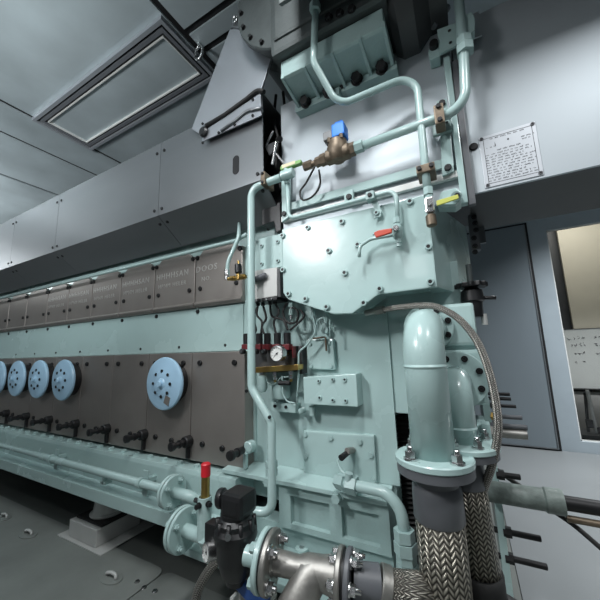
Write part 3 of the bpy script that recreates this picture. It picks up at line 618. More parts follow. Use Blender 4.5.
for i, (pts, r, lb) in enumerate((
    (((314, 318), (315, 333), (307, 345), (298.5, 352), (298.5, 378), (296, 412)), .0042, 'pale bent tube running down right of the pressure gauge'),
    (((327, 316), (317, 320), (316, 336)), .004, 'short pale tube under the pointed gear cover, left one'),
    (((330, 319), (330, 338)), .004, 'short straight pale tube above the small bolted plate'),
    (((282, 376), (283, 394), (287, 402), (295, 403)), .0035, 'thin pale looped tube below the solenoid block'),
    (((265, 373), (268, 385), (276, 384), (280, 378), (292, 376)), .0035, 'thin pale tube curling under the brass rail'))):
    mb = MB(); mb.tube([P(x, y, 1.21) for x, y in pts], r, .03, 10); ca = solo('small_tube', mb, MINTD, lb, 'tube', 'thin instrument tubes')
for k, (x, y, yy, lb) in enumerate(((291, 303, 319, 'mint tube fitting below the corner of the gear cover, leftmost'), (313.5, 306, 318, 'mint tube fitting hanging under the gear cover, second from left'), (326, 310, 323, 'mint tube fitting hanging under the gear cover, third from left'))):
    t = thing('tube_fitting', P(x, y, 1.21), lb, 'fitting', 'tube fittings below the gear cover')
    mb = MB(); mb.cyl(P(x, y, 1.21), P(x, y+4, 1.21), .012, hexa=True); mb.cyl(P(x, y+6, 1.21), P(x, (y+6+yy)/2+1, 1.21), .010, hexa=True); part('nut', mb, MINTD, t)
    mb = MB(); mb.cyl(P(x, y, 1.21), P(x, yy, 1.21), .007); part('body', mb, CHROME if k == 0 else MINTD, t)
for k, (x, y, r, lb) in enumerate(((258, 381, .020, 'small mint filter bowl under the left end of the brass rail'), (279, 388, .0, ''))):
    if r:
        t = thing('filter_bowl', P(x+5, y, 1.2), lb, 'filter'); q = P(262, 375, 1.21)
        mb = MB(); mb.lathe([(.012, 0), (.024, .008), (.025, .06), (.018, .075), (0, .08)], q+V((0, 0, .0)), -UP, 22); part('bowl', mb, MINT, t)
        mb = MB(); mb.cyl(q, q+V((0, 0, .03)), .012, hexa=True); part('nut', mb, CHROME, t)
for k, (x, y, lb) in enumerate(((275, 375, 'zinc plated tube union under the brass rail, left one'), (291, 374, 'zinc plated tube union under the brass rail, right one'))):
    t = thing('tube_union', P(x, y, 1.2), lb, 'fitting'); q = P(x, y-3, 1.2)
    mb = MB(); mb.cyl(q, q-V((0, 0, .018)), .011, hexa=True); mb.cyl(q-V((0, 0, .02)), q-V((0, 0, .034)), .009, hexa=True); part('nut', mb, CHROME, t)
    mb = MB(); mb.cyl(q, q-V((0, 0, .045)), .006); part('body', mb, BRASS, t)
t = thing('air_pot', P(282, 390, 1.24), 'squat mint cylinder below the solenoid block', 'cylinder')
mb = MB(); mb.lathe([(.02, 0), (.04, .008), (.043, .015), (.043, .085), (.04, .09)], P(281, 378, 1.255), -UP, 30); part('body', mb, MINT, t)
mb = MB(); mb.prism(poly(((272, 402), (296, 404), (296, 413), (272, 411)), 1.25), 1.245, EF-.002, .002); f = part('foot', mb, MINT, t)
for px, py in ((275, 406), (286, 407)): bolt(f, P(px, py, 1.245), NEG, .007, .006)
t = thing('valve_spool', P(285, 383, 1.2), 'small black union behind the looped tube', 'fitting'); mb = MB(); mb.cyl(P(279, 383, 1.21), P(290, 383, 1.21), .011, hexa=True); part('body', mb, BOLTK, t)
sp = thing('square_plate', P(320, 353, 1.27), 'small mint plate with four bolts and a brown rod', 'plate')
mb = MB(); mb.prism(poly(((306, 339), (333, 339), (335, 370), (308, 369)), 1.265), 1.265, EF-.001, .006); part('plate', mb, MINT, sp)
for px, py in ((310, 344), (329, 343), (311, 366), (331, 366)): bolt(sp, P(px, py, 1.265), NEG, .0095, .007, MINTD, 'hex')
mb = MB(); mb.cyl(P(325.5, 337, 1.25), P(326.5, 351, 1.25), .0045); mb.cyl(P(313, 338.5, 1.25), P(325, 337, 1.25), .004); part('rod', mb, BRONZE, sp)
mb = MB(); mb.box(P(301.5, 346, 1.24), P(305, 373, EF-.002), .003); solo('black_bracket', mb, DARK, 'narrow black upright bracket left of the small bolted plate', 'bracket')
t = thing('eye_lug', P(324.5, 330, 1.25), 'round mint eye lug above the small bolted plate', 'lug'); mb = MB(); mb.lathe([(.008, 0), (.016, 0), (.016, .02), (.008, .02)], P(324.5, 330, 1.25), (0, 1, 0), 22); part('eye', mb, MINT, t); mb = MB(); mb.cyl(P(324.5, 330, 1.262), P(324.5, 330, EF), .007); part('pin', mb, BOLTK, t)
ob = thing('oblong_box', P(330, 391, 1.22), 'oblong mint box with six bolts above the access plate', 'box')
mb = MB(); mb.prism(poly(((303, 377), (356, 374), (358, 407), (304, 404)), 1.22), 1.22, EF-.001, .003); part('case', mb, MINT, ob)
for px, py in ((319, 381), (333, 379.5), (345, 379.5), (320, 397.5), (333, 400), (346, 400.5)): bolt(ob, P(px, py, 1.22), NEG, .0085, .007, MINTD)
mb = MB(); mb.lathe([(.013, 0), (.013, .03), (.009, .036)], P(303.5, 410, 1.27), NEG, 18); part('eye_boss', mb, MINT, ob); mb = MB(); mb.cyl(P(312, 406, 1.26), P(312.5, 416, 1.26), .014, ch=.003); part('drain_boss', mb, MINT, ob)
ap = thing('access_plate', P(338, 458, 1.27), 'large mint access plate with eight bolts in the lower engine end', 'plate')
mb = MB(); mb.prism(poly(((303, 430.5), (374, 435.5), (377, 488), (304, 478)), 1.27), 1.27, EF-.001, .006); part('plate', mb, MINT, ap)
for px, py in ((305.5, 434.5), (331, 438), (360, 442), (306, 456), (371, 455), (306, 478), (333, 483), (373, 481)): bolt(ap, P(px, py, 1.27), NEG, .0105, .007, MINTD, 'hex')
cp = thing('breather_cap', P(346, 453, 1.2), 'small black and white spout cap with a thin tube on the access plate', 'cap')
mb = MB(); mb.cyl(P(351, 450, 1.265), P(341, 458, 1.19), .010, .012); part('spout', mb, BOLTK, cp); mb = MB(); mb.cyl(P(353, 450, 1.268), P(347, 451, 1.225), .012); part('cap', mb, STAIN, cp)
mb = MB(); mb.tube([P(342, 457, 1.2), P(337, 460, 1.2), P(341, 471, 1.19), P(349, 477, 1.18)], .005, .03, 10); part('tube', mb, MINT, cp)
# ================================================================== PIPES AND VALVES ON THE HOOD
PY = 1.10
tp = thing('tall_pipe', P(251, 300, PY), 'tall mint pipe running down between the grey covers and the gear cover', 'pipe')
mb = MB(); mb.tube([P(281, 177.5, PY), P(251, 188.5, PY), P(251.5, 388, PY), P(271.5, 423, PY), P(272, 513, PY-.02), P(252, 511, PY-.04), P(232, 505, PY-.08)], .0175, .055, 18); part('pipe', mb, MINT, tp)
q = P(271.5, 464, PY); mb = MB(); mb.cyl(q+V((0, 0, .012)), q-V((0, 0, .012)), .025, hexa=True); mb.cyl(q-V((0, 0, .016)), q-V((0, 0, .04)), .024, hexa=True); part('union_nut', mb, MINTD, tp)
for px, py in ((247, 391), (270, 417)): bolt(tp, P(px, py, PY-.016), NEG, .007, .008)
mb = MB(); a = P(268, 181, PY); mb.box(a+V((-.022, -.03, -.028)), a+V((.002, .05, .035)), .004); cl = part('clamp', mb, BRONZE, tp)
for z in (.025, -.018): bolt(cl, a+V((-.01, -.03, z)), NEG, .007, .006)
gv = thing('ball_valve', P(284, 174, PY), 'small ball valve with a green and cream lever at the top of the tall pipe', 'valve')
q = P(284, 175.5, PY); mb = MB(); mb.cyl(q+V((-.012, 0, 0)), q+V((.05, 0, .0)), .022, ch=.004); mb.cyl(q+V((.012, 0, 0)), q+V((.012, 0, .035)), .012); part('body', mb, MINT, gv)
mb = MB(); mb.box(P(280, 170, PY-.012), P(303, 158.5, PY+.012)+V((0, 0, -.015)), .006); part('lever', mb, GRN, gv)
mb = MB(); a = P(281, 169, PY-.0125); mb.prism(poly(((282, 168.5), (295, 163.5), (295, 160.5), (282, 165)), PY-.0125), PY-.0135, PY-.0115); part('lever_label', mb, CREAM, gv)
sv = thing('solenoid_valve', P(337, 150, PY), 'bronze solenoid valve with a bright blue coil on the pipe above the gear cover', 'valve')
def cyl2(mb, a, b, r, Y=PY, Y2=None, **k): return mb.cyl(P(*a, Y), P(*b, Y if Y2 is None else Y2), r, **k)
mb = MB(); cyl2(mb, (304, 167), (312, 164), .019, hexa=True); cyl2(mb, (312, 164), (322, 160.5), .013); cyl2(mb, (316, 162.8), (321, 161), .021, hexa=True); part('nipple', mb, BRONZE, sv)
mb = MB(); cyl2(mb, (321, 161), (328, 158), .026, hexa=True); cyl2(mb, (326, 159), (351, 150), .031, ch=.008); cyl2(mb, (348, 151), (355, 148.5), .027, hexa=True)
q = P(338, 153, PY); mb.lathe([(.026, -.036), (.040, -.02), (.045, .02), (.04, .034), (.04, .046), (.032, .054)], q, UP, 26); part('body', mb, BRONZE, sv)
mb = MB()
for sx, sy in ((-1, -1), (1, -1), (1, 1), (-1, 1)): mb.cyl(q+V((sx*.026, sy*.026, .04)), q+V((sx*.026, sy*.026, .06)), .008, hexa=True)
part('cover_screws', mb, BRONZE, sv)
mb = MB(); mb.cyl(q+V((.01, 0, .045)), q+V((.01, 0, .07)), .011); part('stem', mb, CHROME, sv)
mb = MB(); mb.box(q+V((-.014, -.028, .058)), q+V((.040, .03, .116)), .006)
mb.box(q+V((.0, -.022, .114)), q+V((.034, .025, .126)), .003); part('coil', mb, BLUEV, sv)
mb = MB(); mb.box(q+V((-.054, -.024, .060)), q+V((-.0145, .02, .098)), .004); part('plug', mb, GREYM, sv)
wr = MB(); wr.spline([P(x, y, 1.14) for x, y in ((319, 170), (320, 184), (313, 196), (303, 200), (300, 192), (306, 183), (312, 172), (315, 166))], .0045, 8); solo('cable_loop', wr, RUBBER, 'thin black cable hanging in a loop below the bronze valve', 'cable')
hp = thing('valve_pipe', P(410, 130, PY), 'mint pipe running right from the bronze valve and bending up past the bracket', 'pipe')
mb = MB(); mb.tube([P(356, 148, PY), P(466, 108, PY), P(463.5, 50, PY), P(456, -30, PY)], .0165, .075, 18, nb=10); part('pipe', mb, MINT, hp)
mb = MB(); cyl2(mb, (354, 148.8), (363, 145.5), .024, hexa=True); part('union_nut', mb, MINTD, hp)
q = P(464.5, 46, PY); mb = MB(); mb.cyl(q+V((0, 0, .03)), q+V((0, 0, .004)), .026, hexa=True); mb.cyl(q+V((0, 0, .0)), q+V((0, 0, -.03)), .029, hexa=True); part('coupling', mb, MINTD, hp)
mb = MB(); a = P(439, 118, PY); mb.box(a+V((-.014, -.028, -.04)), a+V((.018, .03, .035)), .004); cl = part('clamp', mb, BRONZE, hp)
for z in (.024, -.028): bolt(cl, a+V((.002, -.028, z)), NEG, .008, .008)
pb = thing('pipe_bracket', P(448, 40, 1.15), 'mint angle bracket with a bolt holding the rising pipe at the top', 'bracket')
mb = MB(); mb.prism(poly(((437, 30), (464, 20), (467, 40), (440, 54)), 1.14), 1.138, 1.150, .002); mb.prism(poly(((428, 52), (430, 45), (440, 42), (440, 56), (430, 60)), 1.15), 1.15, 1.198, .004); part('plate', mb, MINTD, pb)
bolt(pb, P(434, 47, 1.15), NEG, .016, .022)
for px, py in ((449.5, 31), (450.5, 43)): bolt(pb, P(px, py, 1.138), NEG, .006, .003, CHROME)
mb = MB(); mb.prism(poly(((465, 17), (472, 14), (475, 20), (475, 32), (468, 38), (464, 36)), 1.11), 1.10, 1.14, .004); part('ear', mb, MINTD, pb)
mb = MB(); mb.box((X_(468, 40, 1.17), 1.17, Z_(470, 40, 1.17)), (X_(482, 35, 1.17), 1.176, Z_(470, 15, 1.17))); part('back_plate', mb, STEELB, pb)
mb = MB(); cyl2(mb, (433, 26), (447, 8), .014, 1.16, 1.2); part('strut', mb, STEEL, pb)
# drop pipe
dp2 = thing('drop_pipe', P(380, 90, PY), 'mint pipe leaving the turbocharger, crossing the bracket and dropping to the yellow handled valve', 'pipe')
mb = MB(); mb.tube([P(316, -6, .93), P(313.5, 62, .95), P(338, 106, 1.04), P(416, 73, PY), P(424.5, 160, PY), P(428, 196, PY)], .0135, .07, 16, nb=9); part('pipe', mb, MINT, dp2)
mb = MB(); mb.cyl(P(315, 4, .93), P(315, 11, .93), .022, hexa=True); part('union_nut', mb, MINTD, dp2)
a = P(426, 171, PY); mb = MB(); mb.box(a+V((-.03, -.022, -.014)), a+V((.03, .06, .016)), .003); cl = part('clamp', mb, BRONZE, dp2)
for x in (-.02, .02): bolt(cl, a+V((x, -.022, .003)), NEG, .008, .008)
yv = thing('drain_valve', P(430, 205, PY), 'small ball valve with a yellow lever at the gear cover corner', 'valve')
mb = MB(); mb.cyl(P(428, 188, PY), P(428.5, 195, PY), .017, hexa=True); mb.cyl(P(428.7, 196, PY), P(429, 199, PY), .014, hexa=True); part('nut', mb, MINT, yv)
mb = MB(); q = P(430, 206, PY); mb.box(q+V((-.015, -.014, -.028)), q+V((.015, .014, .028)), .005); mb.cyl(q+V((0, -.014, 0)), q+V((0, -.026, 0)), .008); part('body', mb, CHROME, yv)
mb = MB(); mb.cyl(P(430.5, 215, PY), P(432, 226, PY), .017, ch=.003); part('outlet', mb, BRONZE, yv)
mb = MB(); mb.prism(poly(((436, 201), (458, 194.5), (459, 198.5), (437, 206)), PY-.03), PY-.033, PY-.026, .002); part('lever', mb, YEL, yv)
lg = thing('lifting_lug', P(448, 196, 1.2), 'round mint lug plate behind the yellow lever on the gear cover top', 'lug')
mb = MB(); mb.prism(poly(((437, 205), (441, 192), (456, 188), (462, 193), (461, 201), (455, 205)), 1.13), 1.125, 1.2, .004); part('plate', mb, MINT, lg)
mb = MB(); mb.cyl(P(456, 196, 1.125), P(456, 196, 1.112), .016); part('boss', mb, MINTD, lg); bolt(lg, P(457, 195.5, 1.112), NEG, .008, .006)
# frame bars
fr = thing('pipe_rack', P(370, 180, 1.17), 'mint flat bar rack bolted to the hood above the gear cover', 'rack')
mb = MB()
def lbar(mb, x0, y0, x1, th, Y0, Y1, wpx=None):      # bar along the engine
    a = P(x0, y0, Y0); bx_ = X_(x1, y0-(x1-x0)*.3, Y0); mb.box((a.x, Y0, a.z-th), (bx_, Y1, a.z), .002)
lbar(mb, 291, 202.5, 453, .036, 1.175, 1.185); part('bar', mb, MINT, fr)
mb = MB(); lbar(mb, 281, 217, 459, .026, 1.178, 1.198); part('white_edge', mb, WHITE, fr)
mb = MB(); mb.prism(poly(((281, 165), (290, 162), (290, 216), (282, 222)), 1.165), 1.165, 1.175, .002); part('post', mb, MINT, fr)
mb = MB(); mb.prism(poly(((440, 130), (450, 126), (454, 171), (442, 176)), 1.165), 1.165, 1.175, .002); part('post', mb, MINT, fr)
mb = MB(); mb.prism(poly(((437, 104), (447, 101), (449, 126), (438, 131)), 1.165), 1.15, 1.165, .002); mb.box(P(433, 136, 1.15), P(451, 122, 1.165), .002); part('clamp_pad', mb, MINTD, fr)
mb = MB(); mb.prism(poly(((344, 193), (353, 189), (354, 201), (345, 204)), 1.16), 1.155, 1.175, .003); part('lug', mb, MINT, fr)
for p in ((284.5, 214), (448, 168)): bolt(fr, P(*p, 1.165), NEG, .012, .010)
bolt(fr, P(349, 197, 1.155), NEG, .012, .008)
bolt(fr, P(442, 104, 1.15), NEG, .012, .010)
# thin sample pipe with the red levered cock
tn = thing('sample_pipe', P(340, 200, 1.11), 'thin mint pipe bending along the rack to the red levered cock', 'pipe')
mb = MB(); mb.tube([P(287, 178, 1.12), P(288.5, 219, 1.12), P(396, 190, 1.1), P(398, 224, 1.1)], .0085, .035, 12); part('pipe', mb, MINT, tn)
mb = MB(); mb.cyl(P(287, 174, 1.12), P(287.2, 184, 1.12), .014, hexa=True); part('union_nut', mb, MINTD, tn)
a = P(371, 197, 1.1); mb = MB(); mb.box(a+V((-.016, -.018, -.016)), a+V((.016, .022, .016)), .003); mb.prism(poly(((370, 200), (376, 198), (382, 211), (381, 217), (374, 219), (376, 212)), 1.115), 1.11, 1.118, .002); cl = part('clamp', mb, MINTD, tn)
bolt(cl, a+V((0, -.018, 0)), NEG, .008, .006); bolt(cl, P(376.5, 213, 1.11), NEG, .010, .007, MINTD)
rv = thing('sample_cock', P(397, 232, 1.09), 'small cock with an orange red lever on the gear cover', 'valve')
q = P(397.5, 231, 1.095); mb = MB(); mb.cyl(q+V((0, 0, .05)), q+V((0, 0, .03)), .013, hexa=True); mb.cyl(q+V((0, 0, .026)), q+V((0, 0, .012)), .014, hexa=True); part('nut', mb, MINT, rv); mb = MB(); mb.cyl(q+V((0, 0, -.03)), q+V((0, 0, -.045)), .012, hexa=True); mb.cyl(q+V((0, 0, -.045)), q+V((0, 0, -.058)), .008); part('drain_plug', mb, MINT, rv)
mb = MB(); mb.lathe([(.012, -.03), (.019, -.018), (.019, .012), (.012, .02)], q, UP, 20); mb.cyl(q+V((0, 0, 0)), q+V((0, -.03, 0)), .012); mb.cyl(q, q+V((0, .04, 0)), .012); part('body', mb, MINTD, rv)
bolt(rv, q+V((0, -.03, 0)), NEG, .009, .008, CHROME, 'hex', 'nut')
mb = MB(); mb.tube([P(396, 228, 1.06), P(391, 229.5, 1.055), P(373, 235, 1.05)], .0028, .01, 8); part('lever_arm', mb, CHROME, rv)
mb = MB(); mb.prism(poly(((374, 233), (379, 230.5), (392, 228.5), (392, 233), (376, 238)), 1.05), 1.044, 1.056, .003); part('lever', mb, REDH, rv)
mb = MB(); mb.tube([q+V((-.01, -.002, -.012)), P(371, 239, 1.09), P(359.5, 246, 1.09), P(359.3, 257, 1.09)], .0065, .03, 12); part('spout', mb, MINT, rv)
# cover row drain tubing at left
t = thing('vent_pipe', P(120, 260, 1.2), 'thin pale mint pipe running along the top of the upper covers', 'pipe')
a = P(245, 240, 1.215); mb = MB(); pl = [P(243, 235, 1.225), a+V((-.02, 0, -.005))] ; zt = Z_(200, 249.5, 1.225); mb.tube([P(247, 234, 1.225), V((X_(236, 241, 1.225), 1.225, zt)), V((-5.5, 1.225, zt))], .011, .06, 12); part('pipe', mb, MINT, t)
t = thing('curved_drain_pipe', P(232, 250, 1.15), 'short curved mint pipe rising from the brass cock to the hood', 'pipe')
mb = MB(); mb.spline([P(227, 272, 1.17), P(228.5, 261, 1.17), P(234, 248, 1.18), P(238.5, 236, 1.2), P(239.5, 220, 1.23)], .010, 12); part('pipe', mb, MINT, t)
mb = MB(); mb.cyl(P(227, 270, 1.17), P(227, 275, 1.17), .015, hexa=True); mb.cyl(P(227, 276, 1.17), P(227, 280, 1.17), .012); part('elbow', mb, CHROME, t)
bc = thing('brass_cock', P(236, 276, 1.16), 'small brass cock with a black coil beside the tall pipe', 'valve')
mb = MB(); cyl2(mb, (228, 279), (246, 276.5), .009, 1.17); cyl2(mb, (231, 278.6), (235, 278), .013, 1.17, hexa=True); cyl2(mb, (240, 277.2), (245, 276.5), .014, 1.17, hexa=True); mb.cyl(P(238.5, 278, 1.17), P(238.5, 261, 1.17), .006); mb.box(P(236, 280, 1.16), P(241, 274, 1.18), .003); part('body', mb, BRASS, bc)
mb = MB(); mb.cyl(P(238.6, 273, 1.17), P(238.3, 264.5, 1.17), .018, ch=.002); part('coil', mb, BLACK, bc)

# ================================================================== BIG WATER PIPES AT THE RIGHT
B1 = .95
c1 = V((X_(423.5, 350, B1), 0, 0)); zc1 = Z_(425, 307, B1)-.052; fz1 = P(434, 455, B1)
R1 = .056
wp = thing('cooling_pipe', (c1.x, B1, fz1.z), 'thick mint cooling water pipe, front of the pair, elbow above and flange below', 'pipe')
mb = MB(); mb.tube([(c1.x, 1.185, zc1), (c1.x, B1, zc1), (c1.x, B1, fz1.z)], R1, .095, 32, nb=14); part('pipe', mb, MINT, wp)
mb = MB(); zw = Z_(425, 366, B1); mb.lathe([(R1, -.006), (R1+.003, 0), (R1, .006)], (c1.x, B1, zw), UP, 32); part('weld_bead', mb, MINT, wp)
FR1 = (P(473, 460, B1)-P(395, 460, B1)).length/2
mb = MB(); mb.flange((c1.x, B1, fz1.z), -UP, FR1, .018); f = part('flange', mb, MINT, wp)
for k in range(4):
    a = PI/4+k*PI/2+.1; bolt(f, (c1.x+math.cos(a)*FR1*.78, B1+math.sin(a)*FR1*.78, fz1.z), UP, .014, .034, CHROME, 'nut')
mb = MB(); R = .083; mb.lathe([(R-.003, 0), (R, .003), (R, .02), (R-.003, .024)], (c1.x-.004, 1.176, zc1+.006), (0, 1, 0), 40); f = part('upper_flange', mb, MINT, wp)
for k in range(8): a = k*PI/4+.3; bolt(f, (c1.x+math.cos(a)*R*.78, 1.176, zc1+.006+math.sin(a)*R*.78), NEG, .0105, .006)
hs = thing('braided_hose', (c1.x, B1, .2), 'thick braided steel hose with grey collar below the front cooling pipe', 'hose')
zz = fz1.z-.0185
mb = MB(); mb.lathe([(FR1*.97, 0), (FR1*.97, .022), (FR1*.6, .026), (.058, .03), (.056, .05), (.062, .06), (.063, .135), (.06, .14)], (c1.x, B1, zz), -UP, 40); part('collar', mb, GREYF, hs)
mb = MB(); mb.sweep([V((c1.x, B1, zz-.135)), V((c1.x, B1, zz-.3)), V((c1.x, B1, .05)), V((c1.x, B1, .004))], .0605, 40); part('braid', mb, BR_BIG, hs)
B2_ = 1.065; R2 = .044
x2 = X_(458.5, 415, B2_); zc2 = Z_(457, 380, 1.185)+.004; fz2 = Z_(462, 441, B2_)
w2 = thing('cooling_pipe', (x2, B2_, fz2), 'mint cooling water pipe behind the front thick pipe, with its own elbow and flange', 'pipe')
mb = MB(); mb.tube([(x2, 1.17, zc2), (x2, B2_, zc2), (x2, B2_, fz2)], R2, .075, 28, nb=12); part('pipe', mb, MINT, w2)
mb = MB(); mb.lathe([(R2, -.005), (R2+.003, 0), (R2, .005)], (x2, B2_, fz2+.04), UP, 28); part('weld_bead', mb, MINT, w2)
FR2 = .098
mb = MB(); mb.flange((x2, B2_, fz2), -UP, FR2, .016); f = part('flange', mb, MINT, w2)
for k in range(4): a = PI/4+k*PI/2-.2; bolt(f, (x2+math.cos(a)*FR2*.76, B2_+math.sin(a)*FR2*.76, fz2), UP, .012, .03, CHROME, 'nut')
mb = MB(); R = .092; mb.lathe([(R-.003, 0), (R, .003), (R, .02), (R-.003, .022)], (x2+.004, 1.163, zc2), (0, 1, 0), 40); f = part('upper_flange', mb, MINT, w2)
for k in range(8): a = k*PI/4+.39; bolt(f, (x2+.004+math.cos(a)*R*.78, 1.163, zc2+math.sin(a)*R*.78), NEG, .0105, .006)
h2 = thing('braided_hose', (x2, B2_, .2), 'braided steel hose behind the front one, running down to a black rubber elbow', 'hose')
zz2 = fz2-.0165
mb = MB(); mb.lathe([(FR2*.96, 0), (FR2*.96, .018), (.056, .022), (.05, .03), (.053, .1), (.05, .104)], (x2, B2_, zz2), -UP, 36); part('collar', mb, GREYF, h2)
ze = Z_(485, 575, B2_)
mb = MB(); mb.sweep([V((x2, B2_, zz2-.1)), V((x2+.004, B2_, (zz2+ze)/2)), V((x2+.012, B2_, ze))], .051, 36); part('braid', mb, BR_BIG, h2)
mb = MB(); mb.box((x2-.02, B2_-.075, zz2-.055), (x2+.03, B2_-.05, zz2-.025), .002); part('tag', mb, STEEL, h2)
mb = MB(); mb.tube([(x2+.012, B2_, ze+.01), (x2+.014, B2_, ze-.08), (x2+.13, B2_, ze-.12)], .056, .06, 24); part('elbow', mb, RUBBER, h2)
mb = MB(); mb.spline([P(x, y, Y) for x, y, Y in ((384, 309.5, 1.20), (402, 307, 1.15), (424, 305.5, 1.1), (440, 308, 1.08), (460, 320, 1.06), (478, 343, 1.04), (490, 375, 1.03), (497, 410, 1.02), (497.5, 436, 1.02), (492, 465, 1.03), (484, 490, 1.06), (478, 520, 1.13))], .0105, 16); ah = thing('thin_braided_hose', P(440, 308, 1.08), 'thin braided steel hose arching over the cooling pipes', 'hose'); part('braid', mb, BR_SM, ah)
mb = MB(); mb.cyl(P(376, 311, 1.21), P(384, 309.5, 1.20), .017, hexa=True); mb.cyl(P(366, 313, 1.225), P(376, 311, 1.21), .012); part('end_fitting', mb, STAIN, ah)
# curved oil pipe with hex stack
op = thing('oil_pipe', P(390, 500, 1.15), 'mint pipe curving from the access plate corner down into a stack of hexagon nuts', 'pipe')
OY = 1.12
mb = MB(); mb.tube([P(341, 482, OY+.04), P(352, 485, OY+.03), P(398, 494, OY), P(407, 545, OY)], .0195, .10, 20, nb=12); part('pipe', mb, MINT, op)
mb = MB(); mb.cyl(P(347, 483.6, OY+.03), P(357, 486, OY+.03), .033, hexa=True); mb.cyl(P(338, 481, OY+.05), P(346, 483.2, OY+.03), .028, hexa=True); mb.cyl(P(348, 482, OY+.02), P(349, 473, OY+.02), .014); part('union_nut', mb, MINTD, op)
for y0, y1, r in ((529, 540, .033), (541.5, 553, .036), (554, 562, .032), (563, 574, .034), (575, 590, .028)):
    mb = MB(); q0 = P(404.5+(y0-535)*.09, y0, OY); q1 = P(404.5+(y0-535)*.09, y1, OY); q1.x = q0.x; mb.cyl(q0, q1, r, hexa=True, spin=.3); part('hex_nut', mb, MINTD, op)
mb = MB(); q = P(409, 590, OY); mb.cyl(q, V((q.x, q.y, .002)), .02); part('tail', mb, MINT, op)
# knob at the engine corner, studs, drive shaft
kn = thing('hand_knob', P(470, 292, 1.3), 'black star hand knob beside the cooler housing', 'knob')
q = P(471, 288, 1.3); mb = MB()
pl = [(q.x+math.cos(k*PI/12)*(.052+.005*math.cos(6*k*PI/12*2)), q.y+math.sin(k*PI/12)*(.052+.005*math.cos(6*k*PI/12*2))) for k in range(24)]
mb.plan(pl, q.z, q.z+.018, .004); part('wheel', mb, BLACK, kn)
mb = MB(); mb.lathe([(.02, 0), (.036, .012), (.04, .05), (.032, .055), (.03, .11)], q, -UP, 22); part('body', mb, BLACK, kn)
mb = MB(); mb.cyl(q, q+V((0, 0, .09)), .010); part('stem', mb, SHADE, kn); mb = MB(); mb.tube([q+V((.03, 0, -.04)), q+V((.075, 0, -.045))], .007); part('lever', mb, BLACK, kn)
mb = MB(); mb.cyl(q+V((.03, .0, -.10)), q+V((.03, 0, -.14)), .010); part('terminal', mb, GREYL, kn)
SY = 1.36
for k, (y, x1, r, mt, lb) in enumerate(((395, 510, .006, BOLTK, 'topmost thin black'), (399.5, 511, .006, BOLTK, 'second thin black'), (406.5, 516, .006, BOLTK, 'third thin black'), (417, 522, .0075, GREYF, 'fourth, grey'), (426, 527, .009, GREYF, 'fifth, thicker grey'), (433, 527, .016, STAIN, 'lowest, thick steel'))):
    t = thing('end_stud', P(488, y, SY), lb+' stud sticking out of the upper group at the engine end', 'stud', 'studs on the engine end')
    a = P(484, y-1.5, SY); b = P(x1, y, SY); b.z = a.z; b.y = a.y; mb = MB(); mb.cyl(a, b, r, ch=.001); part('shank', mb, mt, t)
    mb = MB(); mb.cyl(a+V((.02, 0, 0)), a+V((.04, 0, 0)), r*1.9, hexa=True); part('nut', mb, BRASS if k == 3 else mt, t)
for k, (x0, y0, x1, lb) in enumerate(((496, 474, 521, 'upper of the three black pins low on the engine end, just above the shaft'), (503, 531, 541, 'middle black pin low on the engine end, just under the shaft'), (505, 557, 547, 'lowest black pin on the engine end'))):
    t = thing('end_pin', P(x0, y0, SY), lb, 'pin', 'black pins on the engine end'); a = P(x0, y0, SY); b = P(x1, y0+6, SY); b.z = a.z
    mb = MB(); mb.cyl(a-V((.05, 0, 0)), b, .0095, ch=.002); part('shank', mb, BOLTK, t); mb = MB(); mb.cyl(a, a+V((.025, 0, 0)), .017, hexa=True); part('nut', mb, BOLTK, t)
sh = thing('drive_shaft', P(520, 497, 1.3), 'horizontal shaft in worn mint paint sticking out to the right of the hoses', 'shaft')
SHY = 1.30
a = P(484, 490, SHY); b = P(564, 505, SHY); b.z = a.z
mb = MB(); mb.lathe([(.028, 0), (.033, .01), (.033, (b-a).length-.05), (.037, (b-a).length-.045), (.037, (b-a).length), (.022, (b-a).length)], a, XP, 28); part('sleeve', mb, MINTW, sh)
mb = MB(); mb.cyl(b, b+V((1.0, 0, 0)), .021); part('inner_bar', mb, BOLTK, sh)
mb = MB(); mb.cyl(b+V((0, -.01, -.04)), b+V((.09, -.01, -.04)), .010); part('guide_rod', mb, BRONZE, sh)
mb = MB(); mb.spline([P(552, 510, 1.32), P(575, 526, 1.3), P(602, 549, 1.28), P(640, 580, 1.26)], .0075, 8); solo('black_cable', mb, RUBBER, 'thin black cable sloping down to the right below the shaft', 'cable')
mb = MB(); mb.cyl(P(497, 470, 1.4), P(524, 489, 1.4), .008); solo('black_link_rod', mb, RUBBER, 'thin black slanting rod crossing above the worn mint shaft', 'rod')

# ================================================================== FOREGROUND, BOTTOM
# long pipe along the bed rail with its flanges
LYp = 1.08
zp = Z_(100, 472, LYp)
lp = thing('rail_pipe', (-2.5, LYp, zp), 'long thin mint pipe clipped along the engine bed rail', 'pipe')
xa = X_(170, 491, LYp); xm = X_(46, 457, LYp)
mb = MB(); mb.cyl((-7, LYp, zp), (xm, LYp, zp), .016); mb.cyl((xm-.01, LYp, zp), (xa, LYp, zp), .0195); mb.cyl((xm-.05, LYp, zp), (xm, LYp, zp), .021); part('pipe', mb, MINT, lp)
for px in (141, 50):
    x = X_(px, 478, LYp); mb = MB(); mb.lathe([(.022, -.012), (.026, -.012), (.026, .012), (.022, .012)], (x, LYp, zp), XP, 22); mb.box((x-.02, LYp+.024, zp-.07), (x+.02, LYp+.03, zp+.05), .002); mb.box((x-.015, LYp+.024, zp-.01), (x+.015, 1.162, zp+.01)); part('pipe_clip', mb, MINTD, lp)
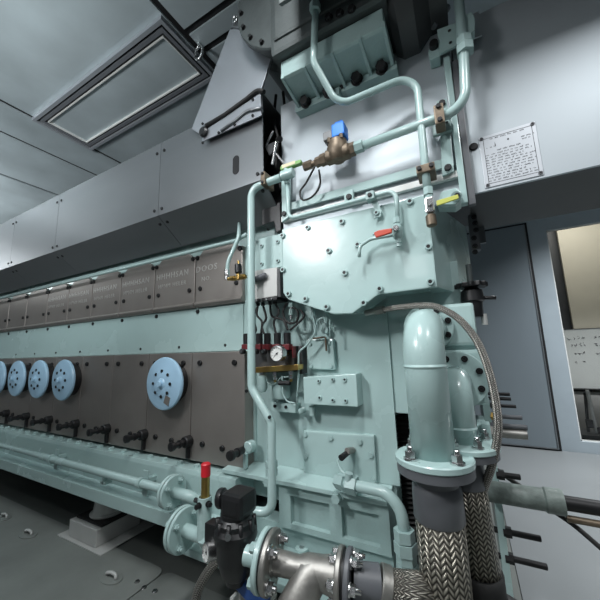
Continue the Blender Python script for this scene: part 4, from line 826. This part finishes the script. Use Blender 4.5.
x = X_(103, 482, LYp); mb = MB(); mb.box((x-.03, LYp+.0, zp-.06), (x+.02, 1.12, zp-.045), .002); mb.box((x-.012, LYp, zp-.06), (x+.002, LYp+.02, zp-.018)); part('support', mb, MINTD, lp)
def flpair(par, c, ax, r, mt, mt2, nb=4, t=.014, gap=.006, rb=.011, ph=.6):
    ax = V(ax).normalized(); e = ax.cross(UP).normalized(); u = e.cross(ax); c = V(c); s0 = t+gap/2
    mb = MB(); mb.flange(c-ax*s0, ax, r, t); fa = part('flange', mb, mt, par)
    mb = MB(); mb.lathe([(r*.9, -gap/2), (r*.9, gap/2)], c, ax, 36); part('gasket', mb, BOLTK, par)
    mb = MB(); mb.flange(c+ax*gap/2, ax, r, t); fb = part('flange', mb, mt2, par)
    for k in range(nb):
        a = 2*PI*k/nb+ph; q = c+(e*math.cos(a)+u*math.sin(a))*r*.74
        bolt(fb, q+ax*s0, ax, rb, rb*1.9, CHROME if mt2 is not MINT else MINTD, 'nut'); bolt(fa, q-ax*s0, -ax, rb, rb*1.3, MINTD if mt is MINT else CHROME, 'hex')
q = P(172, 492, LYp); q.z = zp; flpair(lp, q, XP, .072, MINT, MINT)
st = P(180, 495, LYp); mb = MB(); mb.tube([V((q.x+.01, LYp, zp)), V((q.x+.11, LYp, zp)), V((q.x+.16, LYp+.03, zp-.03))], .024, .04, 18); part('stub', mb, MINT, lp)
sl = thing('sight_sleeve', P(204, 520, .97), 'mint upright sleeve holding a brass rod with a red tip', 'fitting')
F2 = P(183, 529, .98)
mb = MB(); q = P(204, 520, .97); q.z = F2.z; mb.cyl((F2.x, .98, F2.z), (q.x+.03, .975, F2.z), .025); mb.cyl((q.x+.0, .975, F2.z), (q.x+.05, .975, F2.z), .034, hexa=True); part('branch', mb, MINT, sl)
flpair(sl, F2, XP, .083, MINT, MINT)
mb = MB(); mb.cyl(F2+V((-.5, 0, 0)), F2+V((-.01, 0, 0)), .001); mb.bm.free()
zs = Z_(204, 496, .97); qx = X_(204.5, 512, .97)
mb = MB(); mb.lathe([(.027, 0), (.027, zs-F2.z), (.022, zs-F2.z), (.022, .02)], (qx, .97, F2.z), UP, 28); part('sleeve', mb, MINT, sl)
zt = Z_(206, 463, .97); zr = Z_(206, 476, .97)
mb = MB(); mb.cyl((qx+.003, .97, F2.z+.03), (qx+.003, .97, zr), .0165); part('brass_rod', mb, BRASS, sl)
mb = MB(); mb.lathe([(.0185, 0), (.0185, zt-zr-.004), (.015, zt-zr)], (qx+.003, .97, zr), UP, 24); part('red_tip', mb, RED, sl)
for ax in ((-1, -.2, .1), (1, -.3, .1), (0, -1, 0)): ax = V(ax).normalized(); bolt(sl, V((qx, .97, zs-.022))+ax*.026, ax, .009, .02, BOLTK, 'hex', 'set_screw')
# black filter regulator
RY = .84
rg = thing('filter_regulator', P(238, 540, RY), 'black pressure regulator with an elbow head and a side gauge', 'regulator')
q = P(236, 540, RY); k = (P(260, 540, RY)-P(236, 540, RY)).length/24     # metres per pixel
def zpx(y): return Z_(236, y, RY)
mb = MB(); mb.lathe([(.012, zpx(583)), (.03, zpx(582)), (.034, zpx(576)), (.044, zpx(573)), (.058, zpx(556)), (.060, zpx(540)), (.066, zpx(536)), (.066, zpx(528)), (.058, zpx(524)), (.058, zpx(519)), (.047, zpx(515)), (.047, zpx(511)), (.03, zpx(510))], (q.x, RY, 0), UP, 32); part('body', mb, BLACK, rg)
mb = MB()
for i in range(10): a = i*PI/5; mb.cyl((q.x+math.cos(a)*.06, RY+math.sin(a)*.06, zpx(536)), (q.x+math.cos(a)*.056, RY+math.sin(a)*.056, zpx(516)), .007, seg=8)
part('clamp_ring', mb, BLACK, rg)
mb = MB(); mb.box((q.x-.030, RY-.045, zpx(513)), (q.x+.052, RY+.045, zpx(489)), .016); part('head', mb, BLACK, rg)
a = V((q.x-.035, RY-.01, zpx(498))); mb = MB(); mb.lathe([(.024, 0), (.024, .02), (.030, .024), (.030, .036), (.026, .042)], a+V((.02, 0, 0)), V((-1, -.25, -.05)), 24); part('side_knob', mb, BLACK, rg)
mb = MB(); mb.cyl(V((q.x+.018, RY-.062, zpx(524))), V((q.x+.03, RY-.072, zpx(523))), .009); part('vent_plug', mb, CHROME, rg)
g2 = thing('pressure_gauge', P(209, 551, RY-.02), 'small dark gauge on the left side of the black regulator', 'gauge'); gauge(g2, P(207, 552, RY-.03), V((-.45, -1, .1)), .028, math.radians(20))
mb = MB(); mb.cyl(P(208, 551, RY-.01), P(222, 547, RY), .009); part('stem', mb, CHROME, g2)
mb = MB(); mb.box(P(213, 545, RY+.02), P(224, 529, RY-.02), .003); part('side_port', mb, BLACK, rg)
mb = MB(); mb.cyl(P(247, 552, RY), P(258, 555, RY), .030, hexa=True); part('port_nut', mb, STEELB, rg)
mb = MB(); mb.spline([P(x, y, .9) for x, y in ((222, 558), (213, 565), (204, 578), (197, 594), (190, 630), (188, 690))], .016, 16); t = thing('small_braided_hose', P(204, 578, .9), 'thin braided hose curving down beside the black regulator', 'hose'); part('braid', mb, BR_SM, t)
# steel strainer line
A = P(268, 560, .82); Bp = P(345, 578, .86); ax = (Bp-A).normalized()
ss = thing('y_strainer', (A+Bp)/2, 'cast steel strainer with flanges lying in the bottom foreground', 'strainer')
flpair(ss, A, ax, .079, MINT, STAIN, 4, .016, .006, .014, .9)
mb = MB(); mb.cyl(A-ax*.07, A-ax*.014, .026); part('inlet_neck', mb, MINT, ss)
ctr = A+(Bp-A)*.62
br = V((-.45, -.35, -.8)).normalized()
mb = MB(); mb.lathe([(.04, .014), (.031, .024), (.029, .09), (.038, (ctr-A).length-.02), (.04, (ctr-A).length+.02), (.048, (Bp-A).length-.018)], A, ax, 32); part('body', mb, STAIN, ss)
mb = MB(); mb.lathe([(.03, -.02), (.044, .0), (.046, .12), (.046, .13)], ctr+V((0, -.005, 0)), br, 30); b_ = part('basket_branch', mb, STAIN, ss)
mb = MB(); mb.box(ctr+br*.12+V((-.06, -.06, -.03)), ctr+br*.12+V((.02, .05, .0)), .006); part('branch_cap', mb, STAIN, ss)
flpair(ss, Bp, ax, .070, STAIN, GREYF, 6, .015, .008, .013, .2)
rod = MB()
for i in range(6):
    a = i*PI/3+.2; e = ax.cross(UP).normalized(); u = e.cross(ax); w_ = Bp+(e*math.cos(a)+u*math.sin(a))*.054; rod.cyl(w_-ax*.04, w_+ax*.05, .006, seg=10)
part('stud_rods', rod, CHROME, ss)
oh = thing('outlet_hose', P(400, 592, .9), 'grey hose end and braided hose leaving the strainer to the right', 'hose')
E1 = Bp+ax*.02; E2 = P(379, 584, .89); E3 = P(390, 588, .90)
mb = MB(); mb.cyl(E1, E2, .041, .044); part('collar', mb, GREYF, oh); mb = MB(); mb.cyl(E2, E3, .047, .047, ch=.003); part('ferrule', mb, STAIN, oh)
mb = MB(); mb.spline([E3, P(405, 590, .91), P(425, 592, .93), P(445, 592, 1.12), P(460, 592, 1.2)], .042, 28); part('braid', mb, BR_MID, oh)
pot = thing('globe_valve', P(256, 580, .92), 'steel valve body partly hidden behind the black regulator and the mint flange', 'valve')
mb = MB(); q = P(257, 578, .93); mb.lathe([(.05, .05), (.056, .03), (.056, -.04), (.065, -.045), (.065, -.07), (.04, -.08), (.04, -q.z+.001)], q, UP, 28); part('body', mb, STAIN, pot)
mb = MB(); mb.prism(poly(((236, 588), (243, 582), (268, 600), (268, 612), (256, 610)), .84), .835, .855, .004); part('blue_lever', mb, BLUED, pot)
mb = MB(); mb.box(P(229, 606, .83), P(239, 592, .86), .006); part('white_cap', mb, WHITE, pot)
t = thing('ring_lug', P(303, 551, 1.0), 'small mint ring lug on the bed flange behind the strainer', 'lug'); q = PZ(302, 552, bz)
mb = MB(); mb.lathe([(.012, 0), (.026, 0), (.026, .016), (.012, .016)], q, UP, 22); mb.box(q+V((-.02, .02, .001)), q+V((.02, .1, .012)), .003); part('ring', mb, MINT, t); bolt(t, q, UP, .011, .02, CHROME, 'hex')
t = thing('round_boss', P(272, 525, 1.1), 'low round mint cap on the bed flange behind the flanges', 'cap'); q = PZ(276, 524, bz); mb = MB(); mb.lathe([(.05, 0), (.05, .02), (.04, .032), (0, .036)], q, UP, 30); part('cap', mb, MINTD, t)
# rubber mount under the rail
m0 = PZ(57, 537, 0); m1 = PZ(100, 558, 0); my = (m0.y+m1.y)/2
em = thing('engine_mount', ((m0.x+m1.x)/2, my+.1, 0), 'pale grey resilient mount block with a steel cone under the bed rail', 'mount')
mb = MB(); mb.box((m0.x, my, PLT), (m1.x, my+.42, PLT+.005), .001); part('base_plate', mb, GREYL, em)
ct = P(95, 549, my+.022); bx1 = ct.x; bx0 = X_(68, 540, my+.022); zb = PLT+.0055; zt = Z_(95, 530, my+.022)
mb = MB(); mb.box((bx0, my+.022, zb), (bx1, my+.30, zt), .006); part('block', mb, GREYL, em)
mb = MB(); mb.box((bx0+.02, my+.05, zt+.0005), (bx1+.0, my+.29, zt+.014), .004); part('rubber_pad', mb, RUBBER, em)
cq = V(((bx0+bx1)/2+.02, my+.16, zt+.0145)); mb = MB(); hh = z_lb-cq.z
mb.lathe([(.095, 0), (.10, .006), (.10, .012), (.085, .018), (.06, hh-.001)], cq, UP, 32); part('cone', mb, GREYL, em)

# ================================================================== LIGHT
wd = bpy.data.worlds.new('world'); bpy.context.scene.world = wd; wd.use_nodes = True
bg = wd.node_tree.nodes['Background']; bg.inputs[0].default_value = (.80, .92, 1.0, 1); bg.inputs[1].default_value = .085
def area(name, loc, tgt, sx, sy, e, col=(1, 1, 1)):
    l = bpy.data.lights.new(name, 'AREA'); l.shape = 'RECTANGLE'; l.size = sx; l.size_y = sy; l.energy = e; l.color = col
    o = bpy.data.objects.new(name, l); C.objects.link(o); o.location = loc; d = V(tgt)-V(loc); o.rotation_euler = d.to_track_quat('-Z', 'Y').to_euler(); return o
area('strip_lamp', (-.42, .12, 2.88), (-.42, .12, 0), .2, .55, 31, (.96, .985, 1))
area('strip_lamp', (1.0, .0, 2.93), (1.0, .0, 0), .2, .6, 25, (.96, .985, 1))
area('wall_lamp', (-1.3, -.5, H+1.15), (-.4, 1.2, H-.1), .3, .3, 6.4, (.97, .985, 1)).data.spread = math.radians(84)
area('deck_fill', (-2.6, -1.0, 2.9), (-2.6, -.6, 0), 1.0, .2, 6, (.97, .985, 1))  # added fill to lift the left floor
area('highlight_fill', (-.38, -1.0, H+.80), (-.2, 1.2, H+.3), .22, .22, 1.8, (.97, .985, 1))  # added light behind the camera for the highlight on the gear cover
area('far_left_fill', (-4.6, -.1, 2.93), (-4.6, -.10, 0), .22, 1.2, 4, (.92, .975, 1))  # added fill for floor and hood at the far left
area('ceiling_fill', (-1.5, -.9, 1.9), (-2.9, .4, 3.0), .6, .4, 40, (.92, .975, 1)).data.spread = math.radians(125)  # added light aimed up, only to brighten the ceiling
area('ceiling_fill', (-5.2, .3, 2.2), (-5.2, .9, 3.0), 1.6, .4, 55, (.92, .975, 1))  # second added ceiling brightener, further left
area('end_lamp', (1.7, 3.0, 2.93), (1.7, 3.0, 0), 1.2, .22, 100, (.95, .98, 1)).data.spread = math.radians(115)
area('control_room_lamp', (1.3, 4.65, 2.92), (1.3, 4.65, 0), .8, .3, 14, (1, .97, .9))
sc_ = bpy.context.scene
sc_.view_settings.view_transform = 'Standard'; sc_.view_settings.look = 'None'; sc_.view_settings.gamma = 1; sc_.view_settings.exposure = 0; sc_.view_settings.use_curve_mapping = False
bpy.context.view_layer.update()
